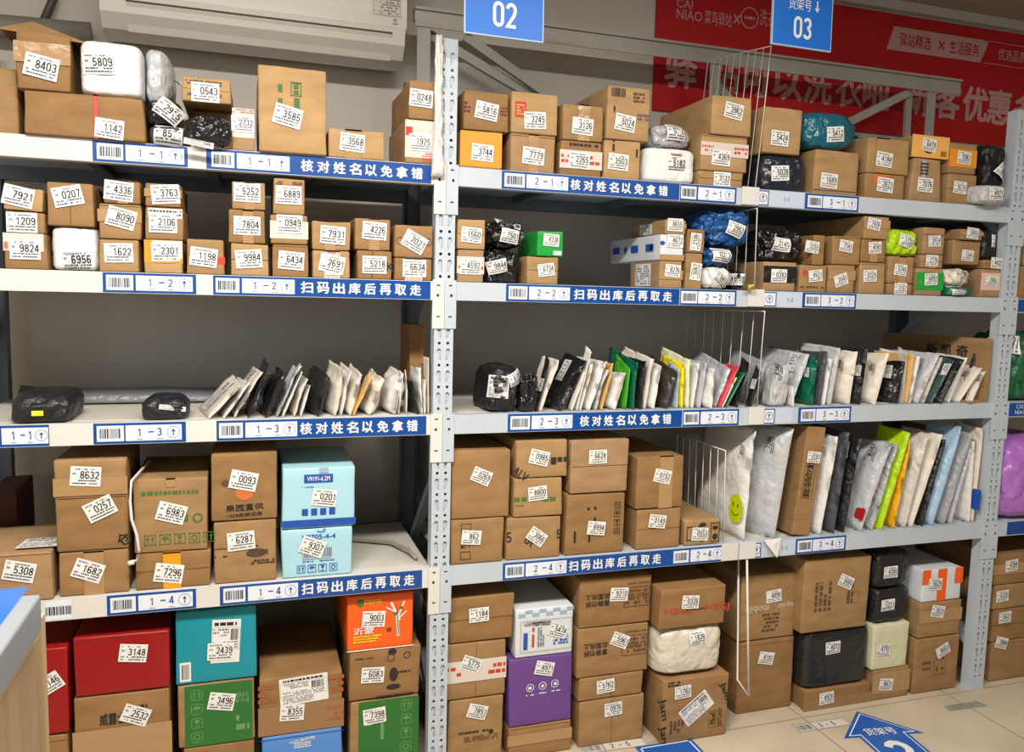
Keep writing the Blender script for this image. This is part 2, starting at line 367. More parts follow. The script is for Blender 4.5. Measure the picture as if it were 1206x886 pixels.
for a, b in ((X0L, X0R), (XL, XR), (X3L, X3R)):
    c = (a+b)/2; mb = MB()
    zz = 0.15; k = 0
    while zz < 1.75:
        ya, yb = (0.045, DEP-0.04) if k % 2 == 0 else (DEP-0.04, 0.045)
        va = Vector((c, ya, zz)); vb = Vector((c, yb, zz+0.36))
        t = (vb-va).normalized(); n = Vector((0, -t.z, t.y))
        pts = [p+n*s*0.012+Vector((1, 0, 0))*x for p in (va, vb) for s, x in ((-1, -0.012), (1, -0.012), (1, 0.012), (-1, 0.012))]
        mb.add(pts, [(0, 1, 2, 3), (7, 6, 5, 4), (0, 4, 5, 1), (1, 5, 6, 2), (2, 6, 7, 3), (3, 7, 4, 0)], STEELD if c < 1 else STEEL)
        zz += 0.36; k += 1
    mb.box(c-0.012, 0.045, 0.19, c+0.012, DEP-0.04, 0.215, STEEL)
    mb.build('side_brace', rack)
TT = {1: (S1, B1), 2: (S2, B2), 3: (S3, B3), 4: (S4, B4)}
BEAM = {}
for bay, (xa, xb, steel) in {1: (X0R, XL, STEELW), 2: (XR, X3L, STEEL), 4: (X3R, X5L, STEEL)}.items():
    for k, (t, b) in TT.items():
        mb = MB(); mb.box(xa, 0.0, b, xb, 0.032, t, steel); mb.box(xa, 0.032, t-0.012, xb, 0.045, t-0.004, steel)
        # toothed end plates hooked on the posts
        for e, sg in ((xa, -1), (xb, 1)):
            w = 0.0255 if sg == 1 or bay != 1 else 0.0255
            x0, x1 = (e-w, e+0.006) if sg == -1 else (e-0.006, e+w)
            pl = STEELW if (bay == 1) else STEEL
            mb.box(x0, -0.0032, b-0.075, x1, -0.0004, t+0.004, pl)
            cxp = (x0+x1)/2; fr = lambda a, bb: (cxp+a, -0.0036, bb)
            disc_on(mb, fr, -0.002*sg, (t+b)/2-0.012, 0.0035, 0.0042, HOLE, 10)
            for hz in (t-0.012, b-0.045): quad_on(mb, fr, -0.005, hz, 0.004, hz+0.0035, HOLE)
        BEAM[(bay, k)] = mb.build('beam', rack)
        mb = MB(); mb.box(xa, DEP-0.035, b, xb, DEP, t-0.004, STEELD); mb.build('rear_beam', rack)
        mb = MB(); mb.box(xa, 0.046, t-0.012, xb, DEP-0.036, t, SHELFB if k > 2 else STEEL)
        n = int((xb-xa)/0.32)
        for i in range(1, n+1):
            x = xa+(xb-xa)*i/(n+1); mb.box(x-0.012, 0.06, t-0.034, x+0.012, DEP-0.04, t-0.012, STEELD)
        mb.build('shelf_panel', rack)
def beam_frame(k, cx): 
    t, b = TT[k]; return lambda a, bb, o=0.0: (cx+a, -0.0010-o, (t+b)/2+bb)
def tag_strip(bay, k, px0, px1, text, style='plain', banner=None, cell=None, cells=None):
    """a stuck-on shelf tag: blue edge, barcode cell, code cell with an arrow in a ring; banners go on with white characters on blue"""
    t, b = TT[k]; zc = (t+b)/2
    x0 = PX_at(px0, zc, 0); x1 = PX_at(px1, zc, 0); H = (t-b); rnd = random.Random(px0*7+k)
    cx = (x0+x1)/2; fr = beam_frame(k, cx); h = H*0.45
    f = [lambda a, bb, o=o: fr(a, bb, o) for o in (0, 0.0004, 0.0008, 0.0012)]
    mb = MB(); A0, A1 = x0-cx, x1-cx
    mb.box(x0, -0.0007, zc-h*1.05, x1, -0.0001, zc+h*1.05, TAGBLUE)
    U = lambda px: PX_at(px, zc, 0)-cx
    c0, c1, d0, d1 = [U(q) for q in cells]
    quad_on(mb, f[0], c0, -h*0.8, c1, h*0.8, TAGWHITE); quad_on(mb, f[0], d0, -h*0.8, d1, h*0.8, TAGWHITE)
    wc = c1-c0; barcode_on(mb, f[1], c0+wc*0.1, -h*0.5, c1-wc*0.1, h*0.5, INK, rnd)
    wd_ = d1-d0
    lh = h*0.85; ink = TAGINK
    text_on(mb, text[0], f[1], d0+wd_*0.24, h*0.08, lh, ink, off=0.02)
    quad_on(mb, f[1], d0+wd_*0.40, h*0.02, d0+wd_*0.50, h*0.16, ink)
    text_on(mb, text[1], f[1], d0+wd_*0.60, h*0.08, lh, ink, off=0.02)
    bars_on(mb, f[1], d0+wd_*0.20, -h*0.72, d0+wd_*0.30, -h*0.56, 1, GREYINK, rnd, 1); bars_on(mb, f[1], d0+wd_*0.56, -h*0.72, d0+wd_*0.66, -h*0.56, 1, GREYINK, rnd, 1)
    rr = min(h*0.62, wd_*0.14); rc = d0+wd_*0.85
    ring_on(mb, f[1], rc, 0, rr*0.93, rr, ink); text_on(mb, '↑', f[1], rc, 0, rr*1.2, ink)
    if banner:
        s0, s1 = U(banner[1]), U(banner[2])
        n = len(banner[0])
        for i, ch in enumerate(banner[0]):
            text_on(mb, ch, f[0], s0+(s1-s0)*(i+0.5)/n, 0, H*0.56, WPRINT, off=0.028, width=(s1-s0)/n*0.72)
    o = mb.build('banner_tag' if banner else 'shelf_tag', BEAM[(bay, k)])
    o['label'] = ('blue banner tag %s-%s with white characters' if banner else 'blue edged shelf tag %s-%s with barcode') % (text[0], text[1]); return o
T1, T2 = '核对姓名以免拿错', '扫码出库后再取走'
tag_strip(1, 1, 109, 221, '11', cells=(114, 145, 148, 217)); tag_strip(1, 1, 243, 508, '11', banner=(T1, 352, 500), cells=(249, 276, 279, 341))
tag_strip(1, 2, 121, 231, '12', cells=(125, 157, 160, 227)); tag_strip(1, 2, 251, 507, '12', banner=(T2, 352, 498), cells=(254, 282, 285, 347))
tag_strip(1, 3, 110, 219, '13', cells=(114, 146, 148, 214)); tag_strip(1, 3, 255, 502, '13', banner=(T1, 351, 494), cells=(258, 286, 289, 350))
tag_strip(1, 3, -62, 58, '11', cells=(-58, -8, 2, 57))
tag_strip(1, 4, 126, 231, '14', cells=(130, 160, 163, 227)); tag_strip(1, 4, 259, 497, '14', banner=(T2, 353, 490), cells=(263, 289, 292, 351))
tag_strip(2, 1, 591, 800, '21', banner=(T1, 670, 788), cells=(594, 618, 620, 669)); tag_strip(2, 1, 801, 867, '21', cells=(802, 820, 822, 865)); tag_strip(2, 1, 948, 1011, '31', cells=(951, 968, 969, 1009))
tag_strip(2, 2, 596, 800, '22', banner=(T2, 674, 793), cells=(599, 621, 623, 671)); tag_strip(2, 2, 801, 867, '22', cells=(802, 821, 822, 865)); tag_strip(2, 2, 945, 1008, '32', cells=(948, 966, 967, 1006))
tag_strip(2, 3, 598, 803, '23', banner=(T1, 681, 792), cells=(601, 624, 626, 674)); tag_strip(2, 3, 804, 870, '23', cells=(805, 823, 825, 868)); tag_strip(2, 3, 940, 1002, '33', cells=(943, 960, 961, 1000))
tag_strip(2, 4, 592, 791, '24', banner=(T2, 668, 780), cells=(595, 617, 619, 667)); tag_strip(2, 4, 791, 852, '24', cells=(793, 811, 813, 850)); tag_strip(2, 4, 937, 996, '34', cells=(939, 956, 957, 994))
def paper_strip(bay, k, px0, px1, m, draw=None, label=None):
    t, b = TT[k]; zc = (t+b)/2; x0, x1 = PX_at(px0, zc, 0), PX_at(px1, zc, 0); h = (t-b)*0.44
    mb = MB(); mb.box(x0, -0.0005, zc-h, x1, -0.0001, zc+h, m); fr = beam_frame(k, (x0+x1)/2)
    if draw: draw(mb, lambda a, bb: fr(a, bb, 0.0004), (x1-x0)/2, h)
    o = mb.build('shelf_tag', BEAM[(bay, k)])
    if label: o['label'] = label
def hand(txt):
    return lambda mb, f, a, h: text_on(mb, txt, f, 0, 0, h*0.6, GREYINK)
def upm(mb, f, a, h):
    outline_on(mb, f, -a, -h, a, h, h*0.12, TAGBLUE); ring_on(mb, f, 0, 0, h*0.5, h*0.56, INK); text_on(mb, '↑', f, 0, 0, h*0.7, INK)
for k, (p0, p1, q0, q1, tx) in {1: (892, 905, 906, 946, '1-1'), 2: (898, 914, 916, 944, '1-2'), 3: (899, 912, 914, 933, None), 4: (886, 896, 911, 936, '1-1')}.items():
    paper_strip(2, k, p0, p1, TAGWHITE, upm, 'torn end of a shelf tag with an arrow'); paper_strip(2, k, q0, q1, TAGPALE, hand(tx) if tx else None, 'pale blank strip with handwriting' if tx else 'pale blank strip')
paper_strip(1, 4, 54, 84, TAGWHITE, lambda mb, f, a, h: barcode_on(mb, f, -a, -h*0.5, a, h*0.4, INK, random.Random(4)), 'torn white strip with barcode remains')
for k in (2, 3, 4):
    paper_strip(4, k, 1196 if k == 2 else 1186, 1290, TAGBLUE, (lambda mb, f, a, h: (text_on(mb, 'CAI', f, -a+0.055, h*0.45, h*0.62, WPRINT), text_on(mb, 'NIAO', f, -a+0.06, -h*0.4, h*0.62, WPRINT))) if k == 3 else None, 'blue shelf strip')

# overhead grey frame behind the top shelf
def fpart(name, fn, m=GALV):
    mb = MB(); fn(mb); o = mb.build(name, rack); return o
fpart('top_rail', lambda q: (q.box(-0.03, 0.405, 2.17, 2.07, 0.435, 2.20, GALV), q.box(-0.03, 0.395, 2.198, 2.07, 0.445, 2.206, GALV), q.box(-0.03, 0.40, 2.150, 2.07, 0.404, 2.17, GALV)))
for x in (0.006, 1.015, 1.945): fpart('top_upright', lambda q: (q.box(x-0.028, 0.4055, S1, x+0.012, 0.4095, 2.169, GALV), q.box(x+0.0105, 0.411, S1, x+0.014, 0.44, 2.17, GALV)))
for i, (a, b) in enumerate((((0.02, 2.145), (0.60, 1.89)), ((0.13, 2.145), (0.72, 1.83)), ((1.03, 2.10), (1.30, 1.90)), ((1.85, 2.145), (1.52, 1.98)))):
    yb = 0.428 if i % 2 else 0.452
    fpart('top_brace', lambda q: q.bar((a[0], yb, a[1]), (b[0], yb, b[1]), 0.028, 0.018, GALV))
fpart('top_brace', lambda q: q.bar((1.86, 0.44, 2.15), (1.87, 0.44, S1), 0.026, 0.012, GALV))

# wire dividers standing on the beams
def divider(name, label, ft, fb, bt, bb, n, clips, thick=0.0022):
    o = tag(empty(name, fb), label, 'wire divider', 'white wire shelf dividers'); loc = Vector(fb)
    ft, fb, bt, bb = map(Vector, (ft, fb, bt, bb)); mb = MB()
    mb.tube([p-loc for p in (fb, ft, bt, bb)], thick, WIREM)
    for i in range(1, n+1):
        t = i/(n+1.0); mb.tube([ft.lerp(bt, t)-loc, fb.lerp(bb, t)-loc], thick*0.55, WIREM, 6)
    mb.build('wire_grid', o)
    for (k, px0, px1) in clips:
        t, b = TT[k]; x0, x1 = PX_at(px0, (t+b)/2, 0), PX_at(px1, (t+b)/2, 0)
        q = MB(); q.box(x0, -0.004, b+0.002, x1, -0.0016, t+0.004, STEELW); c = q.build('clip', o); c.location = -loc
WIREM = mat('white_wire', (224, 220, 210), 0.4)
divider('wire_divider', 'tall white wire divider rising above the right half of the top shelf', (0.949, 0.01, 2.095), (0.912, -0.001, 1.686), (0.93, 0.33, 2.135), (0.90, 0.33, 1.686), 8, [(1, 873, 893)])
divider('wire_divider', 'white wire divider beside the blue bags on the second shelf', (0.927, 0.004, 1.625), (0.93, 0.004, 1.388), (0.93, 0.30, 1.625), (0.93, 0.30, 1.388), 5, [(2, 880, 899)])
divider('wire_divider', 'white wire divider among the upright mailers of the third shelf', (0.973, 0.004, 1.321), (0.962, 0.004, 1.03), (0.94, 0.40, 1.318), (0.94, 0.40, 1.03), 7, [(3, 881, 899)])
divider('wire_divider', 'white wire divider by the smiley bag on the fourth shelf', (0.863, 0.006, 0.897), (0.868, 0.004, 0.612), (0.863, 0.30, 0.897), (0.866, 0.30, 0.612), 6, [(4, 849, 868)])
divider('wire_divider', 'white wire divider hanging upside down below the fourth shelf', (0.975, -0.02, 0.116), (0.952, -0.004, 0.552), (0.985, 0.06, 0.13), (0.965, 0.06, 0.545), 0, [(4, 870, 889)], 0.0034)

# ------------------------------------------------------------------ parcels
LOC = {'11': 'on the top left shelf', '12': 'on the second left shelf', '13': 'on the third left shelf', '14': 'on the fourth left shelf', '1f': 'on the left-hand floor',
       '21': 'on the top right shelf', '22': 'on the second right shelf', '23': 'on the third right shelf', '24': 'on the fourth right shelf', '2f': 'on the right-hand floor', '4f': 'beyond the right post', '42': 'beyond the right post'}
ZSH = {'1': S1, '2': S2, '3': S3, '4': S4, 'f': 0.0}
TOP = {}
LIFT = 0.001
OBST = []
def world_bvh(vs, fs, loc): return BVHTree.FromPolygons([Vector(v)+Vector(loc) for v in vs], [tuple(f) for f in fs])
def clash(t): return any(t.overlap(q) for q in OBST)
bpy.context.view_layer.update()
for o_ in list(COL.objects):
    top_ = o_
    while top_.parent: top_ = top_.parent
    if o_.type == 'MESH' and top_.name.startswith(('shelving_rack', 'wire_divider')) and not o_.name.startswith(('shelf_tag', 'banner_tag')):
        OBST.append(BVHTree.FromPolygons([o_.matrix_world @ v.co for v in o_.data.vertices], [tuple(p.vertices) for p in o_.data.polygons]))
BOXF = [(0, 2, 3, 1), (4, 5, 7, 6), (0, 1, 5, 4), (2, 6, 7, 3), (0, 4, 6, 2), (1, 3, 7, 5)]
def lab_text(adj, code, sh): return ('%s with number %s %s' % (adj, code, LOC[sh])) if code and code not in adj and code.isdigit() else ('%s %s' % (adj, LOC[sh]))
def add_sticker(root, code, fr, w, h, rot, rnd, sheet=True):
    c, s = math.cos(rot), math.sin(rot)
    f2 = lambda a, b, o: fr(a*c-b*s, a*s+b*c, o)
    return sticker_mesh(code, w, h, f2, rnd, sheet=sheet).build('pickup_label', root)

def C(key, sh, rect, lab=None, on=None, d=0.012, dep=0.28, m=None, adj='plain brown carton', code=None, draw=None, tape=None, rot=0, lw=0.062, top=None, dent=0, yaw=0.0, bill=None, name='carton', cat='carton', sx=0.0, ry=0.0):
    """a carton whose front stands on the plane y=d; rect is its front in the photo; on = key of what carries it"""
    rnd = random.Random('c'+key); x0p, y0p, x1p, y1p = rect
    z0 = TOP[on] if on else ZSH[sh[1]]
    ym = (y0p+y1p)/2; xa, xb = P(x0p, ym, d)[0], P(x1p, ym, d)[0]; zt = P((x0p+x1p)/2, y0p, d)[2]
    z0 += 0 if on else LIFT
    w, h = xb-xa, zt-z0; TOP[key] = zt+0.0009
    best = None
    for kd in (1, .8, .6, .45):
        for l_, r_ in ((0, 0), (.02, 0), (0, .02), (.02, .02), (.05, 0), (0, .05), (.05, .05), (.09, 0), (0, .09), (.09, .09), (.14, 0), (0, .14), (.2, 0), (0, .2), (.3, 0), (.4, 0), (.5, 0)):
            A, B = xa+l_*w, xb-r_*w
            t = world_bvh([(x, y, z) for z in (z0, zt) for y in (d, d+dep*kd) for x in (A, B)], BOXF, (0, 0, 0))
            if not clash(t): best = (A, B, dep*kd); break
        if best: break
    if best: xa, xb, dep = best; w = xb-xa
    else: t = world_bvh([(x, y, z) for z in (z0, zt) for y in (d, d+dep) for x in (xa, xb)], BOXF, (0, 0, 0))
    if not ry: OBST.append(t)
    if not dent and w > 0.075 and not ry: dent = 0.0022
    m = m or KR[rnd.choice((1, 3, 5)) if sh[1] == 'f' else rnd.choice((0, 1, 3, 4, 5)) if sh[1] == '4' else rnd.randrange(len(KR))]
    j = lambda s: rnd.uniform(-s, s)
    bm = bmesh.new(); bmesh.ops.create_cube(bm, size=1.0)
    off = {}
    for v in bm.verts:
        ix, iy, iz = v.co.x > 0, v.co.y > 0, v.co.z > 0
        x = (w/2-0.0008 if ix else -w/2+0.0008)*(1-(sx if iz else 0)); y = dep if iy else 0.0; z = h if iz else 0.0
        x -= (1 if ix else -1)*abs(j(w*0.03)); z -= abs(j(min(0.004, h*0.02))) if iz else 0; y += j(0.004) if iy else 0
        v.co = (x, y, z)
    bmesh.ops.bevel(bm, geom=bm.edges[:], offset=min(0.0045, w*0.04), segments=2, affect='EDGES', profile=0.6)
    if dent:
        bmesh.ops.subdivide_edges(bm, edges=[e for e in bm.edges if e.calc_length() > 0.03], cuts=5, use_grid_fill=True)
        for v in bm.verts:
            q = noise.noise_vector(Vector((v.co.x*14, v.co.y*14, v.co.z*14+sum(map(ord, key)) % 17)))*dent
            edge = min(v.co.z, 0.02)/0.02
            v.co += Vector((q.x*0.6, abs(q.y) if v.co.y < 0.02 else 0, (-abs(q.z)) if v.co.z > h*0.8 else 0))*edge
            v.co.z = max(v.co.z, 0)
    me = bpy.data.meshes.new(name); bm.to_mesh(me); bm.free(); vs = [tuple(v.co) for v in me.vertices]; fs = [tuple(p.vertices) for p in me.polygons]; bpy.data.meshes.remove(me)
    mb = MB(); mb.add(vs, fs, m, bool(dent))
    # front marks in fractions of the front face (u to the right, v up)
    fr = lambda a, b, o=0.0: (a, -0.0007-o, b+0.0)
    F = lambda u, v, o=0.0: fr((u-0.5)*w, v*h, o)
    FF = lambda a, b: fr(a, b)
    sm = rnd.random()
    if draw is None and dent < 0.004:
        if sm < 0.35: quad_on(mb, FF, -w*0.47, h*0.5-0.0006, w*0.47, h*0.5+0.0006, SEAM)
        elif sm < 0.6: quad_on(mb, FF, -w*0.47, h*0.93, w*0.47, h*0.93+0.0010, SEAM)
        elif sm < 0.75: quad_on(mb, FF, -0.0006, h*0.03, 0.0006, h*0.97, SEAM)
    if draw: draw(mb, FF, w, h, rnd)
    if tape is None and draw is None and m in KR and w > 0.06:
        r_ = rnd.random(); t0 = rnd.uniform(.3, .5)
        if r_ < .25: tape = (t0, 0.0, t0+min(.28, .05/w), 1.0, TAPE)
        elif r_ < .5: tape = (0.0, t0, 1.0, t0+min(.35, .045/h), TAPE)
    o = mb.build(name, None, ((xa+xb)/2, d, z0)); o.rotation_euler = (0, R(ry), R(yaw)); o.location.z += abs(w/2*math.sin(R(ry)))+(0.001 if ry else 0)
    tag(o, lab_text(adj, code, sh), cat, 'parcels '+LOC[sh])
    FT = lambda a, b, of=0.0: fr(a, b, of+0.0004)
    for tp in ([tape] if isinstance(tape, tuple) else (tape or [])):
        u0, v0, u1, v1, tm = tp; q = MB()
        q.box((u0-0.5)*w, -0.0016, v0*h, (u1-0.5)*w, -0.0009, v1*h, tm)
        if v1 >= 0.999: q.box((u0-0.5)*w, -0.0016, h-0.004, (u1-0.5)*w, min(0.05, dep*0.3), h+0.0003, tm)
        if tm is WTAPE:
            g = lambda a, b: (a, -0.0019, b)
            if (u1-u0)*w > (v1-v0)*h:
                bars_on(q, g, (u0-0.5)*w+0.004, (v0+(v1-v0)*0.25)*h, (u0-0.5)*w+(u1-u0)*w*0.28, (v0+(v1-v0)*0.8)*h, 2, RPRINT, rnd); bars_on(q, g, (u1-0.5)*w-(u1-u0)*w*0.3, (v0+(v1-v0)*0.2)*h, (u1-0.5)*w-0.003, (v0+(v1-v0)*0.8)*h, 2, RPRINT, rnd)
            else:
                bars_on(q, g, (u0-0.5)*w+0.003, (v0+0.02)*h, (u1-0.5)*w-0.003, (v0+0.12)*h, 2, RPRINT, rnd); bars_on(q, g, (u0-0.5)*w+0.003, (v1-0.2)*h, (u1-0.5)*w-0.003, (v1-0.05)*h, 2, RPRINT, rnd)
        q.build('tape', o)
    def place(px, py):
        t = P(px, py, d); return t[0]-(xa+xb)/2, t[2]-z0
    if bill:
        px, py, bw, bh, br = bill; a, b = place(px, py); c, s = math.cos(R(br)), math.sin(R(br))
        waybill_mesh(bw, bh, lambda aa, bb, of: (a+aa*c-bb*s, -0.0012-of, b+aa*s+bb*c), rnd).build('waybill', o)
    if lab:
        a, b = place(lab[0], lab[1]); q = add_sticker(o, code or '', lambda aa, bb, of: (a+aa, -0.0024-of, b+bb), lw, lw*0.72, R(rot), rnd)
    return o

def superq(n, p):
    """rounded cube surface in [-1,1]^3 as a grid mesh"""
    bm = bmesh.new(); bmesh.ops.create_cube(bm, size=2.0)
    bmesh.ops.subdivide_edges(bm, edges=bm.edges[:], cuts=n, use_grid_fill=True)
    vs = []
    for v in bm.verts:
        c = v.co; k = (abs(c.x)**p+abs(c.y)**p+abs(c.z)**p)**(1.0/p); vs.append(c/k)
    fs = [tuple(v.index for v in f.verts) for f in bm.faces] if (bm.verts.index_update() or True) else []
    bm.free(); return vs, fs
SQ = {}
def G(key, sh, rect, lab=None, on=None, d=0.012, dep=0.2, m=None, adj='black bag', code=None, p=4.0, wr=0.06, rot=0, lw=0.062, taper=None, tz=0.0, draw=None, bill=None, sheet=True, name='parcel_bag', cat='parcel', flap=None, lean=0.0, nn=26, z0=None):
    """a bulky wrapped parcel: a rounded, crumpled body; taper pulls one end together"""
    rnd = random.Random('g'+key); x0p, y0p, x1p, y1p = rect
    if z0 is None: z0 = TOP[on] if on else ZSH[sh[1]]
    ym = (y0p+y1p)/2; xa, xb = P(x0p, ym, d)[0], P(x1p, ym, d)[0]; zt = P((x0p+x1p)/2, y0p, d)[2]
    z0 += 0 if on else LIFT
    w, h = xb-xa, zt-z0; TOP[key] = zt-0.001
    if (nn, p) not in SQ: SQ[(nn, p)] = superq(nn, p)
    vs0, fs = SQ[(nn, p)]; sd = Vector((rnd.uniform(0, 50), rnd.uniform(0, 50), rnd.uniform(0, 50))); vs = []
    for c in vs0:
        x, y, z = c
        q = Vector((x*w*0.5, y*dep*0.5, z*h*0.5))
        wq = q+0.012*noise.noise_vector(q*16+sd*2.3)
        n1 = abs(noise.noise(wq*24+sd)); n2 = noise.noise(q*10+sd*1.7); n3 = abs(noise.noise(Vector((wq.x*60, wq.y*40, wq.z*26))+sd))
        k = 1.0-wr*(max(0, n2)*1.3+(1-min(1, n1*3.2))*0.95+(1-min(1, n3*3))*0.4)
        sy = sz = 1.0
        if taper:
            side, amt = taper; t = x if side == 'R' else -x if side == 'L' else z
            if t > 0.15:
                e = ((t-0.15)/0.85)**1.4; f = 1-amt*e*(0.86+0.14*n2)
                if side == 'T': x *= f; sy = f
                else: sy = f; sz = f
        zz = z*sz*k
        if taper and taper[0] != 'T': zz -= (1-sz)*tz
        X = x*w*0.5*(k if abs(x) > 0.5 else 1); Y = y*dep*0.5*sy*k; Z = (zz*0.5+0.5)*h
        if z < -0.6: Z = max(0.0, (z+1)*0.5*h*0.6) if p > 3 and (not taper or taper[0] == 'T') else max(Z, 0)
        X += lean*Z
        vs.append((X, Y+dep/2, max(0, Z)))
    ok = False
    for sc_ in (1, .96, .92, .87, .8):
        for sy_ in (1, .75, .55):
            for dx_ in (0, .5, -.5):
                for sz_ in (1, .97):
                    v2 = [(x*sc_+dx_*(1-sc_)*w, y*sy_, z*sz_) for x, y, z in vs]
                    t_ = world_bvh(v2, fs, ((xa+xb)/2, d, z0))
                    if not clash(t_): ok = True; break
                if ok: break
            if ok: break
        if ok: break
    if ok: vs = v2
    else: t_ = world_bvh(vs, fs, ((xa+xb)/2, d, z0))
    OBST.append(t_)
    mb = MB(); mb.add(vs, fs, m or BLACKP, True)
    o = mb.build(name, None, ((xa+xb)/2, d, z0))
    tag(o, lab_text(adj, code, sh), cat, 'parcels '+LOC[sh])
    bvh = BVHTree.FromPolygons([Vector(v) for v in vs], fs)
    def surf(px, py, w_, h_, rr):
        t = P(px, py, d); a0, b0 = t[0]-(xa+xb)/2, t[2]-z0; pts = []
        for da, db in [(i/8, j/8) for i in (-4, -2, 0, 2, 4) for j in (-4, -2, 0, 2, 4)]:
            aa, bb = da*w_, db*h_; X = a0+aa*math.cos(rr)-bb*math.sin(rr); Z = b0+aa*math.sin(rr)+bb*math.cos(rr)
            hit = bvh.ray_cast(Vector((X, -1, Z)), Vector((0, 1, 0)))[0]
            if hit is not None: pts.append((X-a0, Z-b0, hit.y))
        B6 = lambda x, z: [1, x, z, x*x, z*z, x*z]
        if len(pts) < 7: return a0, b0, np.array([-0.002, 0, 0, 0, 0, 0.0])
        sc = 0.03; A = np.array([B6(q[0]/sc, q[1]/sc) for q in pts]); y = np.array([q[2] for q in pts])
        s = np.linalg.solve(A.T@A+np.diag([0, 0, 0, .02, .02, .02]), A.T@y)
        r = min(0, (y-A@s).min()); s[0] += r-0.0010; s[1:3] /= sc; s[3:] /= sc*sc; return a0, b0, s
    def frame(px, py, w_, h_, rr):
        a0, b0, s = surf(px, py, w_, h_, rr)
        return lambda a, b, of=0.0: (a0+a, s[0]+s[1]*a+s[2]*b+s[3]*a*a+s[4]*b*b+s[5]*a*b-of*2.5, b0+b)
    if lab: add_sticker(o, code or '', frame(lab[0], lab[1], lw, lw*0.72, R(rot)), lw, lw*0.72, R(rot), rnd, sheet)
    if bill:
        px, py, bw, bh, br = bill; f = frame(px, py, bw, bh, R(br)); c, s = math.cos(R(br)), math.sin(R(br))
        waybill_mesh(bw, bh, lambda a, b, of: f(a*c-b*s, a*s+b*c, of), rnd).build('waybill', o)
    if flap:                                          # gathered tail: crumpled fan of film at one end
        fx, fz, sx_, sz_, ang, fmat = flap; q = MB(); n = 9; t = P(fx, fz, d); bx, bz = t[0]-(xa+xb)/2, t[2]-z0
        v2 = []; 
        for i in range(n+1):
            for jx in range(4):
                s_ = jx/3.0; spread = 0.25+0.75*s_; th = R(ang)+(i/n-0.5)*spread*1.5
                v2.append((bx+math.cos(th)*sx_*s_*(0.85+0.3*rnd.random()), dep*0.45+(0.012*math.sin(i*2.4)+rnd.uniform(-.004, .004))*s_*1.6, bz+math.sin(th)*sz_*s_))
        q.add(v2, [(i*4+jx, i*4+jx+1, (i+1)*4+jx+1, (i+1)*4+jx) for i in range(n) for jx in range(3)], fmat, True)
        fo = q.build('gathered_end', o); md = fo.modifiers.new('thick', 'SOLIDIFY'); md.thickness = 0.0025
    if draw: draw(o, frame, w, h, rnd)
    return o

